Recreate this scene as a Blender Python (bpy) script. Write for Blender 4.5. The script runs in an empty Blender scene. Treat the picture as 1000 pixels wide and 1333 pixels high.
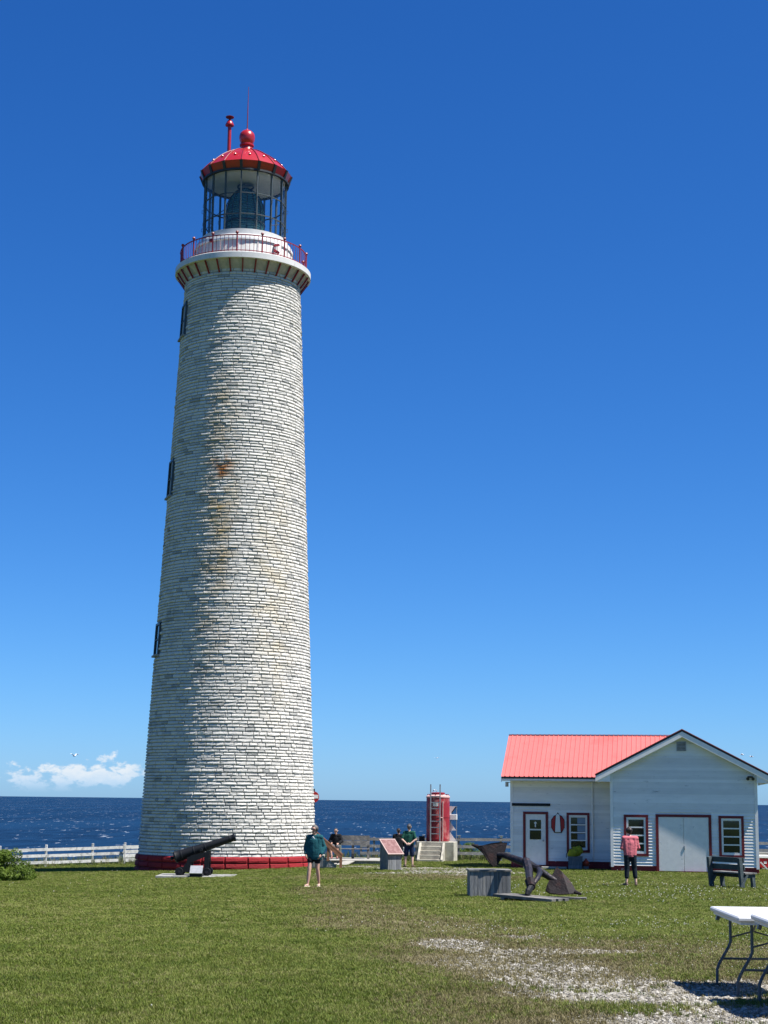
import bpy, bmesh, math, random
import numpy as np
from mathutils import Vector, Matrix, Euler
random.seed(7); RNG = np.random.default_rng(7)
S = bpy.context.scene
COL = S.collection

# ------------------------------------------------------------------ camera
FPX = 2100.0
PITCH = math.atan((1042 - 666.5) / FPX)
ROLL = 0.0115
EYE = Vector((0, 0, 1.65))
Fv = Vector((0, math.cos(PITCH), math.sin(PITCH)))
R0 = Vector((1, 0, 0)); U0 = Vector((0, -math.sin(PITCH), math.cos(PITCH)))
Rv = R0 * math.cos(ROLL) + U0 * math.sin(ROLL)
Uv = -R0 * math.sin(ROLL) + U0 * math.cos(ROLL)
cd = bpy.data.cameras.new('camera'); cam = bpy.data.objects.new('camera', cd); COL.objects.link(cam)
m = Matrix((Rv, Uv, -Fv)).transposed().to_4x4(); m.translation = EYE
cam.matrix_world = m
cd.sensor_fit = 'VERTICAL'; cd.sensor_height = 24.0; cd.lens = FPX / 1333.0 * 24.0
cd.clip_start = 0.1; cd.clip_end = 400000
S.camera = cam
S.render.resolution_x = 768; S.render.resolution_y = 1024

# ------------------------------------------------------------------ sky and sun
SUN_EL = math.radians(61.0)
SUN_AZ = math.radians(70.5)          # to the right of the direction from the scene back to the camera
SD = Vector((math.sin(SUN_AZ) * math.cos(SUN_EL), -math.cos(SUN_AZ) * math.cos(SUN_EL), math.sin(SUN_EL)))
W = bpy.data.worlds.new('World'); S.world = W; W.use_nodes = True
wn = W.node_tree.nodes; wl = W.node_tree.links; wn.clear()
wo = wn.new('ShaderNodeOutputWorld'); wb = wn.new('ShaderNodeBackground')
sky = wn.new('ShaderNodeTexSky'); sky.sky_type = 'NISHITA'; sky.sun_disc = False
sky.sun_elevation = SUN_EL; sky.sun_rotation = math.atan2(SD.x, SD.y)
sky.altitude = 30; sky.air_density = 0.7; sky.dust_density = 0.3; sky.ozone_density = 1.0
# one colour grade for the whole sky (the photograph's deep polarised blue)
spc = wn.new('ShaderNodeSeparateColor'); cbc = wn.new('ShaderNodeCombineColor'); wl.new(sky.outputs[0], spc.inputs[0])
for i_, (pw, gn) in enumerate(((1.5, .1175), (1.09, .400), (.86, .982))):
    p_ = wn.new('ShaderNodeMath'); p_.operation = 'POWER'; wl.new(spc.outputs[i_], p_.inputs[0]); p_.inputs[1].default_value = pw
    g_ = wn.new('ShaderNodeMath'); g_.operation = 'MULTIPLY'; wl.new(p_.outputs[0], g_.inputs[0]); g_.inputs[1].default_value = gn
    wl.new(g_.outputs[0], cbc.inputs[i_])
# low cumulus far out over the sea (direction based, all round to the left)
tc = wn.new('ShaderNodeTexCoord'); sx = wn.new('ShaderNodeSeparateXYZ'); wl.new(tc.outputs['Generated'], sx.inputs[0])
def wmath(op, a, b=None, c=None, clamp=False):
    n = wn.new('ShaderNodeMath'); n.operation = op; n.use_clamp = clamp
    for i, v in enumerate((a, b, c)):
        if v is None: continue
        if isinstance(v, (int, float)): n.inputs[i].default_value = v
        else: wl.new(v, n.inputs[i])
    return n.outputs[0]
def wrange(v, a, b, c=0.0, d=1.0):
    n = wn.new('ShaderNodeMapRange'); n.interpolation_type = 'SMOOTHSTEP'
    wl.new(v, n.inputs[0])
    for i, k in enumerate((a, b, c, d)): n.inputs[i + 1].default_value = k
    return n.outputs[0]
az = wmath('DIVIDE', sx.outputs[0], wmath('MAXIMUM', sx.outputs[1], 0.05)); el = sx.outputs[2]
cmb = wn.new('ShaderNodeCombineXYZ'); wl.new(wmath('MULTIPLY', az, 1.0), cmb.inputs[0]); wl.new(wmath('MULTIPLY', el, 1.7), cmb.inputs[1])
def wnoise(scale, det, off):
    ad = wn.new('ShaderNodeVectorMath'); ad.operation = 'ADD'; wl.new(cmb.outputs[0], ad.inputs[0]); ad.inputs[1].default_value = off
    n = wn.new('ShaderNodeTexNoise'); n.inputs['Scale'].default_value = scale; n.inputs['Detail'].default_value = det; n.inputs['Roughness'].default_value = 0.62
    wl.new(ad.outputs[0], n.inputs['Vector']); return n.outputs['Fac']
clump = wrange(wnoise(15, 1, (3.37, .2, 0)), 0.38, 0.62)
q_ = wmath('DIVIDE', wmath('SUBTRACT', el, 0.0125), 0.0135); q_ = wmath('MULTIPLY', wmath('MULTIPLY', q_, q_), 0.17)
val = wmath('SUBTRACT', wmath('MULTIPLY_ADD', clump, 0.16, wnoise(62, 7, (0.4, 0.1, 0))), q_)
side = wrange(az, -0.125, -0.16)
cl = wmath('MULTIPLY', wmath('MULTIPLY', wrange(val, 0.545, 0.68), side), wrange(el, 0.0015, 0.010))
cl = wmath('MULTIPLY', cl, 0.85)
ccol = wn.new('ShaderNodeMix'); ccol.data_type = 'RGBA'
wl.new(wrange(wmath('MULTIPLY_ADD', wnoise(110, 4, (2, 1, 0)), 0.012, el), 0.012, 0.024), ccol.inputs[0])
ccol.inputs[6].default_value = (2.9, 3.8, 4.8, 1); ccol.inputs[7].default_value = (4.5, 4.7, 4.9, 1)
cm = wn.new('ShaderNodeMix'); cm.data_type = 'RGBA'
wl.new(cl, cm.inputs[0]); wl.new(cbc.outputs[0], cm.inputs[6]); wl.new(ccol.outputs[2], cm.inputs[7])
wl.new(cm.outputs[2], wb.inputs['Color']); wb.inputs['Strength'].default_value = 0.1
wl.new(wb.outputs[0], wo.inputs['Surface'])
sl = bpy.data.lights.new('sun', 'SUN'); so = bpy.data.objects.new('sun', sl); COL.objects.link(so)
sl.energy = 5.0; sl.angle = math.radians(0.53); sl.color = (1.0, 0.962, 0.90)
so.rotation_euler = SD.to_track_quat('Z', 'Y').to_euler(); so.location = SD * 200
S.view_settings.view_transform = 'Standard'; S.view_settings.look = 'None'
S.view_settings.exposure = 0.98; S.view_settings.gamma = 1.0
S.render.engine = 'CYCLES'

# ------------------------------------------------------------------ placing helpers
def ray(u, v):
    d = Fv * FPX + Rv * (u - 500) - Uv * (v - 666.5)
    return d / d.y
def px(u, v, d): return EYE + ray(u, v) * d
def gz(x, y):
    t = max(y - 12.0, 0.0)
    t2 = min(t, 78.0)
    s = (math.sqrt(x * x + 4) - x) / 2
    z = -(.0225 * t2 - .00007 * t2 * t2) * (1 - math.exp(-t / 2.5)) - .033 * s * min(t / 50.0, 1.0)
    e = 89.0     # cliff edge
    if y > e: z -= min(21.0, 0.05 * (y - e) + 0.22 * (y - e) ** 2)
    return z
def gpt(x, y, dz=0.0): return Vector((x, y, gz(x, y) + dz))
def gp(u, v, d):                     # ground spot under a bearing at a given distance
    p = px(u, v, d); return gpt(p.x, p.y)

# ------------------------------------------------------------------ mesh helpers
class MB:
    def __init__(s): s.v = []; s.f = []
    def add(s, vs, fs):
        o = len(s.v); s.v += [tuple(p) for p in vs]; s.f += [tuple(i + o for i in q) for q in fs]; return s
    def box(s, c, size, rot=None, bev=0.0):
        hx, hy, hz = size[0] / 2, size[1] / 2, size[2] / 2
        if bev <= 0:
            P = [Vector((x, y, z)) for z in (-hz, hz) for y in (-hy, hy) for x in (-hx, hx)]
            Q = [(0, 2, 3, 1), (4, 5, 7, 6), (0, 1, 5, 4), (2, 6, 7, 3), (0, 4, 6, 2), (1, 3, 7, 5)]
        else:
            bm = bmesh.new(); bmesh.ops.create_cube(bm, size=1.0)
            for w in bm.verts: w.co = Vector((w.co.x * 2 * hx, w.co.y * 2 * hy, w.co.z * 2 * hz))
            bmesh.ops.bevel(bm, geom=bm.edges[:], offset=bev, segments=1, affect='EDGES')
            bm.verts.index_update(); P = [w.co.copy() for w in bm.verts]; Q = [tuple(w.index for w in f.verts) for f in bm.faces]; bm.free()
        M = rot.to_matrix() if isinstance(rot, Euler) else rot
        c = Vector(c)
        return s.add([(M @ p if M else p) + c for p in P], Q)
    def ends(s, a, b, w, h, up=(0, 0, 1)):       # bar from a to b, w sideways, h along up
        a = Vector(a); b = Vector(b); d = b - a; L = d.length; d.normalize()
        r = d.cross(Vector(up))
        if r.length < 1e-4: r = Vector((1, 0, 0))
        r.normalize(); u = r.cross(d)
        return s.box((a + b) / 2, (w, L, h), Matrix((r, d, u)).transposed())
    def tube(s, pts, rad, n=8, cap=True):
        pts = [Vector(p) for p in pts]; k = len(pts)
        rr = rad if isinstance(rad, (list, tuple)) else [rad] * k
        rings = []; ref = None
        for i, p in enumerate(pts):
            d = (pts[min(i + 1, k - 1)] - pts[max(i - 1, 0)]).normalized()
            if ref is None: ref = Vector((0, 0, 1)) if abs(d.z) < .9 else Vector((1, 0, 0))
            a = d.cross(ref).normalized(); b = d.cross(a); ref = -b if False else ref
            rings.append([p + (a * math.cos(t) + b * math.sin(t)) * rr[i] for t in [2 * math.pi * j / n for j in range(n)]])
        vs = [q for r in rings for q in r]; fs = []
        for i in range(k - 1):
            for j in range(n):
                fs.append((i * n + j, i * n + (j + 1) % n, (i + 1) * n + (j + 1) % n, (i + 1) * n + j))
        if cap: fs.append(tuple(range(n))[::-1]); fs.append(tuple((k - 1) * n + j for j in range(n)))
        return s.add(vs, fs)
    def lathe(s, prof, n=24, c=(0, 0, 0), M=None, close=False, ph=0.0):
        vs = []; fs = []; c = Vector(c); k = len(prof)
        for r, z in prof:
            for j in range(n):
                t = 2 * math.pi * j / n + ph
                p = Vector((r * math.cos(t), r * math.sin(t), z)); vs.append((M @ p if M else p) + c)
        for i in range(k - 1 + (1 if close else 0)):
            i2 = (i + 1) % k
            for j in range(n): fs.append((i * n + j, i * n + (j + 1) % n, i2 * n + (j + 1) % n, i2 * n + j))
        if not close:
            if prof[0][0] > 1e-5: fs.append(tuple(range(n))[::-1])
            if prof[-1][0] > 1e-5: fs.append(tuple((k - 1) * n + j for j in range(n)))
        return s.add(vs, fs)
    def prism(s, poly, off):                     # polygon in 3D swept by off
        poly = [Vector(p) for p in poly]; off = Vector(off); n = len(poly)
        fs = [tuple(range(n))[::-1], tuple(range(n, 2 * n))] + [(i, (i + 1) % n, n + (i + 1) % n, n + i) for i in range(n)]
        return s.add(poly + [p + off for p in poly], fs)
    def ball(s, c, r, n=12, sc=(1, 1, 1)):
        prof = [(r * math.sin(math.pi * i / (n // 2)) * 1.0, -r * math.cos(math.pi * i / (n // 2))) for i in range(n // 2 + 1)]
        M = Matrix.Diagonal(Vector(sc))
        return s.lathe([(max(a, 1e-6), b) for a, b in prof], n, c, M)
    def cap(s, a, b, ra, rb, sc=(1, 1, 1), n=12):          # closed tapered capsule
        a = Vector(a); b = Vector(b); d = b - a; L = d.length
        if L < 1e-6: d = Vector((0, 0, 1))
        q = d.to_track_quat('Z', 'Y').to_matrix()
        prof = [(ra * math.sin(t), -ra * math.cos(t)) for t in [math.pi / 2 * i / 4 for i in range(5)]]
        prof += [(rb * math.cos(t), L + rb * math.sin(t)) for t in [math.pi / 2 * i / 4 for i in range(5)]]
        o = len(s.v); s.lathe([(max(x, 1e-5), z) for x, z in prof], n, a, q)
        if sc != (1, 1, 1):
            for i in range(o, len(s.v)):
                p = Vector(s.v[i]); ab = a + d * max(0, min(1, (p - a).dot(d) / max(d.length_squared, 1e-9)))
                s.v[i] = tuple(ab + Vector(((p - ab).x * sc[0], (p - ab).y * sc[1], (p - ab).z * sc[2])))
        return s
    def mesh(s, name):
        me = bpy.data.meshes.new(name); me.from_pydata(s.v, [], s.f); me.update()
        bm = bmesh.new(); bm.from_mesh(me); bmesh.ops.recalc_face_normals(bm, faces=bm.faces[:]); bm.to_mesh(me); bm.free()
        return me
    def build(s, name, mt, parent=None, smooth=False, label=None, kind=None):
        me = s.mesh(name); return link(name, me, mt, parent, smooth, label, kind)
def link(name, me, mt, parent=None, smooth=False, label=None, kind=None):
    o = bpy.data.objects.new(name, me); COL.objects.link(o)
    if mt: me.materials.append(mt)
    if smooth:
        try: me.shade_smooth()
        except Exception: pass
        if smooth != 'all':
            try: me.set_sharp_from_angle(angle=math.radians(40))
            except Exception: pass
    if parent: o.parent = parent
    if label: o['label'] = label
    if kind: o['kind'] = kind
    return o
def tag(o, label, cat, group=None):
    o['label'] = label; o['category'] = cat
    if group: o['group'] = group
    return o
def thing(name, label, cat, loc=(0, 0, 0), rz=0.0, group=None):
    o = bpy.data.objects.new(name, None); COL.objects.link(o); o.empty_display_size = .2
    o.location = loc; o.rotation_euler = (0, 0, rz)
    return tag(o, label, cat, group)
def B(name, c, size, mt, parent, rot=None, bev=0.0, **k): return MB().box(c, size, rot, bev).build(name, mt, parent, **k)

# ------------------------------------------------------------------ materials
def nn(nt, t, **k):
    n = nt.nodes.new(t)
    for a, b in k.items(): setattr(n, a, b)
    return n
def mat(name, col, rough=.6, var=.15, scale=6.0, bump=0.0, bscale=40.0, metal=0.0, spec=.4, col2=None, amt=0.0, ascale=3.0, rv=0.0, stretch=(1, 1, 1), detail=6, bdist=.02, coat=0.0):
    mt = bpy.data.materials.new(name); mt.use_nodes = True; nt = mt.node_tree; L = nt.links
    b = nt.nodes['Principled BSDF']; b.inputs['Roughness'].default_value = rough; b.inputs['Metallic'].default_value = metal
    b.inputs['Specular IOR Level'].default_value = spec; b.inputs['Coat Weight'].default_value = coat
    t = nn(nt, 'ShaderNodeTexCoord'); mp = nn(nt, 'ShaderNodeMapping'); mp.inputs['Scale'].default_value = stretch
    L.new(t.outputs['Object'], mp.inputs[0])
    n = nn(nt, 'ShaderNodeTexNoise'); n.inputs['Scale'].default_value = scale; n.inputs['Detail'].default_value = detail; n.inputs['Roughness'].default_value = .65
    L.new(mp.outputs[0], n.inputs['Vector'])
    mr = nn(nt, 'ShaderNodeMapRange'); mr.inputs[1].default_value = .28; mr.inputs[2].default_value = .72
    mr.inputs[3].default_value = 1 - var; mr.inputs[4].default_value = 1 + var; L.new(n.outputs['Fac'], mr.inputs[0])
    val = mr.outputs[0]
    if rv:
        oi = nn(nt, 'ShaderNodeObjectInfo'); r2 = nn(nt, 'ShaderNodeMapRange'); L.new(oi.outputs['Random'], r2.inputs[0])
        r2.inputs[3].default_value = 1 - rv; r2.inputs[4].default_value = 1 + rv
        mm = nn(nt, 'ShaderNodeMath', operation='MULTIPLY'); L.new(val, mm.inputs[0]); L.new(r2.outputs[0], mm.inputs[1]); val = mm.outputs[0]
    vm = nn(nt, 'ShaderNodeVectorMath', operation='SCALE'); L.new(val, vm.inputs['Scale'])
    if col2 is not None:
        n2 = nn(nt, 'ShaderNodeTexNoise'); n2.inputs['Scale'].default_value = ascale; n2.inputs['Detail'].default_value = 7; n2.inputs['Roughness'].default_value = .7
        L.new(mp.outputs[0], n2.inputs['Vector'])
        m2 = nn(nt, 'ShaderNodeMapRange', interpolation_type='SMOOTHSTEP'); c = .68 - amt * .36
        m2.inputs[1].default_value = c - .05; m2.inputs[2].default_value = c + .07; L.new(n2.outputs['Fac'], m2.inputs[0])
        mx = nn(nt, 'ShaderNodeMix', data_type='RGBA'); mx.inputs[6].default_value = (*col, 1); mx.inputs[7].default_value = (*col2, 1)
        L.new(m2.outputs[0], mx.inputs[0]); L.new(mx.outputs[2], vm.inputs[0])
    else: vm.inputs[0].default_value = col
    L.new(vm.outputs[0], b.inputs['Base Color'])
    if bump:
        n3 = nn(nt, 'ShaderNodeTexNoise'); n3.inputs['Scale'].default_value = bscale; n3.inputs['Detail'].default_value = 5
        L.new(mp.outputs[0], n3.inputs['Vector'])
        bp = nn(nt, 'ShaderNodeBump'); bp.inputs['Strength'].default_value = bump; bp.inputs['Distance'].default_value = bdist
        L.new(n3.outputs['Fac'], bp.inputs['Height']); L.new(bp.outputs[0], b.inputs['Normal'])
    return mt
M = {}
M['white'] = mat('white_paint', (.72, .71, .68), .55, .07, 5, .15, 60, col2=(.5, .52, .5), amt=.12, ascale=3)
M['clap'] = mat('white_clapboard', (.76, .75, .72), .55, .06, 3, .12, 50, col2=(.42, .43, .42), amt=.10, ascale=5, rv=.09, stretch=(.5, 1, 1.6))
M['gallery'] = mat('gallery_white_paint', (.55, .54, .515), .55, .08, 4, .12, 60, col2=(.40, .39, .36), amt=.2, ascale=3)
M['trimw'] = mat('white_trim', (.74, .73, .71), .5, .07, 6, .08, 60)
M['redtrim'] = mat('red_trim', (.14, .009, .013), .5, .15, 6, .08, 60)
M['foundation'] = mat('red_foundation', (.20, .013, .017), .7, .18, 5, .4, 25, col2=(.45, .36, .34), amt=.10, ascale=4)
M['lred'] = mat('red_lantern_paint', (.36, .012, .014), .32, .1, 4, .05, 40, spec=.5, coat=.25, col2=(.28, .010, .010), amt=.2)
M['dkred'] = mat('dark_red_rail_paint', (.20, .010, .018), .45, .2, 12)
M['roofred'] = mat('salmon_metal_roof', (.56, .138, .122), .42, .05, 2.5, 0, 30, spec=.5, rv=.03, col2=(.51, .12, .105), amt=.3, ascale=.8)
M['dark'] = mat('dark_metal', (.022, .024, .027), .5, .25, 10)
M['mullion'] = mat('grey_green_mullion', (.045, .06, .064), .45, .2, 10)
M['black'] = mat('black_paint', (.007, .008, .010), .55, .3, 9, .2, 30, spec=.25)
M['wood'] = mat('weathered_wood', (.14, .14, .135), .85, .28, 3, .5, 18, rv=.18, stretch=(1, 1, 1), col2=(.21, .20, .185), amt=.45, ascale=4, detail=8)
M['woodv'] = mat('weathered_upright_boards', (.15, .155, .16), .85, .3, 9, .5, 24, rv=.22, stretch=(3, 3, .25), col2=(.24, .23, .21), amt=.4, ascale=6)
M['oldwood'] = mat('old_ground_timber', (.10, .097, .09), .9, .3, 4, .5, 20, rv=.25, col2=(.16, .15, .135), amt=.4, ascale=5)
M['fencew'] = mat('whitewashed_rail', (.48, .48, .47), .8, .2, 5, .4, 25, rv=.1, col2=(.27, .27, .26), amt=.35, ascale=4)
M['fenceg'] = mat('grey_rail', (.23, .225, .23), .85, .25, 5, .4, 25, rv=.12, col2=(.34, .33, .31), amt=.3, ascale=4)
M['deck'] = mat('pale_deck_board', (.33, .315, .28), .85, .22, 4, .4, 20, rv=.18)
M['bench'] = mat('bench_grey_green_wood', (.042, .060, .066), .75, .25, 5, .4, 24, rv=.1, col2=(.075, .09, .09), amt=.3)
M['brown'] = mat('brown_stained_wood', (.26, .115, .06), .7, .22, 6, .3, 26)
M['concrete'] = mat('concrete', (.40, .375, .31), .9, .18, 3, .5, 30, col2=(.28, .26, .22), amt=.4, ascale=2)
M['slab'] = mat('slab_stone', (.24, .238, .22), .9, .25, 4, .5, 25, rv=.16)
M['rust'] = mat('rusty_iron', (.013, .010, .011), .62, .4, 6, .7, 22, metal=0, spec=.15, col2=(.030, .016, .015), amt=.35, ascale=5)
M['iron'] = mat('black_iron', (.024, .023, .028), .45, .35, 6, .5, 25, metal=.4, col2=(.07, .05, .045), amt=.3, ascale=7)
M['tank'] = mat('red_tank_paint', (.24, .012, .020), .5, .15, 3, .15, 20, col2=(.34, .12, .11), amt=.34, ascale=2.2, stretch=(1, 1, .5))
M['tankpale'] = mat('worn_tank_rim', (.55, .32, .30), .7, .25, 8)
M['steel'] = mat('grey_steel', (.35, .36, .37), .45, .2, 8, metal=.5)
M['tabletop'] = mat('white_plastic_top', (.60, .60, .59), .38, .03, 6, .12, 220, bdist=.002)
M['tableleg'] = mat('grey_blue_steel_leg', (.045, .060, .070), .42, .2, 12, spec=.5)
M['glassdark'] = mat('dark_window_glass', (.010, .020, .016), .05, .3, 2, spec=.6)
M['plaque'] = mat('pinkish_brown_panel', (.17, .078, .070), .35, .12, 9, col2=(.22, .12, .11), amt=.45, ascale=9)
M['plaqueedge'] = mat('pale_pink_panel_edge', (.36, .25, .225), .6, .1, 8)
M['emblemred'] = mat('emblem_red', (.36, .012, .012), .5, .08, 6)
M['yellow'] = mat('yellow_green_bundle', (.30, .30, .012), .8, .3, 8, .6, 18, col2=(.16, .18, .01), amt=.35, ascale=6)
M['orange'] = mat('orange_red_plastic', (.42, .05, .02), .5, .15, 6)
M['skin'] = mat('skin', (.46, .27, .20), .55, .08, 12, spec=.35)
M['skinp'] = mat('pale_skin', (.56, .36, .28), .55, .08, 12, spec=.35)
M['hairg'] = mat('grey_hair', (.085, .075, .07), .6, .4, 40)
M['hairb'] = mat('dark_brown_hair', (.022, .014, .012), .5, .4, 40)
def cloth(n, c, v=.18): return mat(n, c, .88, v, 9, .5, 14, spec=.15, bdist=.03)
M['teal'] = cloth('teal_jacket_cloth', (.012, .075, .090)); M['blackcl'] = cloth('black_cloth', (.010, .011, .014)); M['navy'] = cloth('navy_cloth', (.010, .018, .045))
M['greensh'] = cloth('green_shirt_cloth', (.012, .065, .045)); M['pinksh'] = cloth('pink_shirt_cloth', (.50, .135, .16), .12); M['greysh'] = cloth('grey_shorts_cloth', (.09, .09, .10))
M['stripe'] = cloth('pale_stripe_cloth', (.35, .37, .38)); M['khaki'] = cloth('grey_green_cloth', (.10, .12, .11)); M['dkgreen'] = cloth('dark_blue_trousers', (.012, .018, .026))
M['sole'] = mat('pale_sandal', (.62, .55, .45), .7, .12, 12); M['shoe'] = mat('brown_shoe', (.07, .04, .03), .6, .2, 12); M['redshoe'] = mat('dark_red_shoe', (.16, .03, .03), .6, .2, 12)
M['capgrey'] = cloth('grey_cap_cloth', (.06, .065, .075)); M['bird'] = mat('white_feathers', (.75, .75, .74), .8, .1, 20)
M['whitecard'] = mat('white_marker', (.7, .7, .68), .6, .05, 10)
M['ceiling'] = mat('pale_lantern_ceiling', (.40, .41, .40), .6, .08, 4)
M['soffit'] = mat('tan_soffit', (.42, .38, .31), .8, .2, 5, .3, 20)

def glass_mat(name, tint, gl):
    mt = bpy.data.materials.new(name); mt.use_nodes = True; nt = mt.node_tree; nt.nodes.clear(); L = nt.links
    o = nn(nt, 'ShaderNodeOutputMaterial'); mx = nn(nt, 'ShaderNodeMixShader'); t = nn(nt, 'ShaderNodeBsdfTransparent'); g = nn(nt, 'ShaderNodeBsdfGlossy'); lw = nn(nt, 'ShaderNodeLayerWeight')
    pw = nn(nt, 'ShaderNodeMath', operation='POWER'); L.new(lw.outputs['Facing'], pw.inputs[0]); pw.inputs[1].default_value = 4.0
    ma = nn(nt, 'ShaderNodeMath', operation='MULTIPLY_ADD'); L.new(pw.outputs[0], ma.inputs[0]); ma.inputs[1].default_value = gl; ma.inputs[2].default_value = .025
    t.inputs[0].default_value = (*tint, 1); g.inputs['Roughness'].default_value = .03
    L.new(ma.outputs[0], mx.inputs[0]); L.new(t.outputs[0], mx.inputs[1]); L.new(g.outputs[0], mx.inputs[2]); L.new(mx.outputs[0], o.inputs[0]); return mt
M['pane'] = glass_mat('lantern_glass', (.975, .985, .985), .35)
lens = bpy.data.materials.new('fresnel_lens_glass'); lens.use_nodes = True
b_ = lens.node_tree.nodes['Principled BSDF']; b_.inputs['Base Color'].default_value = (.10, .24, .27, 1); b_.inputs['Roughness'].default_value = .18
b_.inputs['Transmission Weight'].default_value = .35; b_.inputs['IOR'].default_value = 1.2; M['lens'] = lens

def stone_material(name, base, dark, red=False):
    mt = bpy.data.materials.new(name); mt.use_nodes = True; nt = mt.node_tree; L = nt.links
    b = nt.nodes['Principled BSDF']; b.inputs['Roughness'].default_value = .82; b.inputs['Specular IOR Level'].default_value = .25
    at = nn(nt, 'ShaderNodeAttribute', attribute_name='tint')
    t = nn(nt, 'ShaderNodeTexCoord')
    n = nn(nt, 'ShaderNodeTexNoise'); n.inputs['Scale'].default_value = 1.1; n.inputs['Detail'].default_value = 8; n.inputs['Roughness'].default_value = .7; L.new(t.outputs['Object'], n.inputs['Vector'])
    c1 = nn(nt, 'ShaderNodeMix', data_type='RGBA'); c1.inputs[6].default_value = (*dark, 1); c1.inputs[7].default_value = (*base, 1)
    ad = nn(nt, 'ShaderNodeMath', operation='MULTIPLY_ADD'); L.new(n.outputs['Fac'], ad.inputs[0]); ad.inputs[1].default_value = 1.3; 
    sb = nn(nt, 'ShaderNodeMath', operation='SUBTRACT'); L.new(at.outputs['Fac'], sb.inputs[0]); sb.inputs[1].default_value = .42; L.new(sb.outputs[0], ad.inputs[2]); ad.use_clamp = True
    L.new(ad.outputs[0], c1.inputs[0]); last = c1.outputs[2]
    if not red:
        # ochre and rust stains: tall narrow streaks below leaks, with their own place on the wall
        sp = nn(nt, 'ShaderNodeSeparateXYZ'); L.new(t.outputs['Object'], sp.inputs[0])
        an = nn(nt, 'ShaderNodeMath', operation='ARCTAN2'); ng = nn(nt, 'ShaderNodeMath', operation='MULTIPLY'); L.new(sp.outputs[1], ng.inputs[0]); ng.inputs[1].default_value = -1
        L.new(sp.outputs[0], an.inputs[0]); L.new(ng.outputs[0], an.inputs[1])
        def band(src, c, w):
            s_ = nn(nt, 'ShaderNodeMath', operation='SUBTRACT'); L.new(src, s_.inputs[0]); s_.inputs[1].default_value = c
            a_ = nn(nt, 'ShaderNodeMath', operation='ABSOLUTE'); L.new(s_.outputs[0], a_.inputs[0])
            r_ = nn(nt, 'ShaderNodeMapRange', interpolation_type='SMOOTHSTEP'); L.new(a_.outputs[0], r_.inputs[0]); r_.inputs[1].default_value = w; r_.inputs[2].default_value = 0; return r_.outputs[0]
        n2 = nn(nt, 'ShaderNodeTexNoise'); mp = nn(nt, 'ShaderNodeMapping'); mp.inputs['Scale'].default_value = (.8, .8, 1.1); L.new(t.outputs['Object'], mp.inputs[0]); L.new(mp.outputs[0], n2.inputs['Vector'])
        n2.inputs['Scale'].default_value = 1.6; n2.inputs['Detail'].default_value = 6
        for (ca, wa, cz, wz, colr, st) in ((-.16, .42, 15.5, 10.0, (.36, .27, .14), 1.25), (-.14, .22, 17.4, .9, (.28, .11, .03), 2.4), (.62, .5, 12.0, 8.0, (.55, .46, .30), .7)):
            mu = nn(nt, 'ShaderNodeMath', operation='MULTIPLY'); L.new(band(an.outputs[0], ca, wa), mu.inputs[0]); L.new(band(sp.outputs[2], cz, wz), mu.inputs[1])
            r3 = nn(nt, 'ShaderNodeMapRange'); L.new(n2.outputs['Fac'], r3.inputs[0]); r3.inputs[1].default_value = .38; r3.inputs[2].default_value = .7; r3.inputs[4].default_value = st
            m3 = nn(nt, 'ShaderNodeMath', operation='MULTIPLY', use_clamp=True); L.new(mu.outputs[0], m3.inputs[0]); L.new(r3.outputs[0], m3.inputs[1])
            x = nn(nt, 'ShaderNodeMix', data_type='RGBA'); L.new(m3.outputs[0], x.inputs[0]); L.new(last, x.inputs[6]); x.inputs[7].default_value = (*colr, 1); last = x.outputs[2]
    L.new(last, b.inputs['Base Color'])
    n4 = nn(nt, 'ShaderNodeTexNoise'); n4.inputs['Scale'].default_value = 14; n4.inputs['Detail'].default_value = 4; L.new(t.outputs['Object'], n4.inputs['Vector'])
    bp = nn(nt, 'ShaderNodeBump'); bp.inputs['Strength'].default_value = .55; bp.inputs['Distance'].default_value = .03; L.new(n4.outputs['Fac'], bp.inputs['Height']); L.new(bp.outputs[0], b.inputs['Normal'])
    return mt
M['stone'] = stone_material('whitewashed_stone', (.57, .548, .50), (.21, .215, .205))
M['redstone'] = stone_material('red_painted_stone', (.25, .015, .02), (.14, .012, .015), red=True)
M['mortar'] = mat('mortar', (.27, .265, .245), .9, .2, 3, .4, 30)

# ------------------------------------------------------------------ ground
def vnoise(x, y, sc, seed):
    r = np.random.default_rng(seed); T = r.random((64, 64)); X = x * sc; Y = y * sc
    i = np.floor(X).astype(int); j = np.floor(Y).astype(int); fx = X - i; fy = Y - j; fx = fx * fx * (3 - 2 * fx); fy = fy * fy * (3 - 2 * fy)
    g = lambda a, b: T[a % 64, b % 64]
    return (g(i, j) * (1 - fx) + g(i + 1, j) * fx) * (1 - fy) + (g(i, j + 1) * (1 - fx) + g(i + 1, j + 1) * fx) * fy
def fbm(x, y, sc, seed): return (vnoise(x, y, sc, seed) + .5 * vnoise(x, y, sc * 2.1, seed + 1) + .25 * vnoise(x, y, sc * 4.3, seed + 2)) / 1.75
def blob(x, y, cx, cy, rx, ry, a=0.0):
    c, s = math.cos(a), math.sin(a); dx = x - cx; dy = y - cy
    q = ((dx * c + dy * s) / rx) ** 2 + ((-dx * s + dy * c) / ry) ** 2
    return np.clip(1.25 - q, 0, 1)
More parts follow.
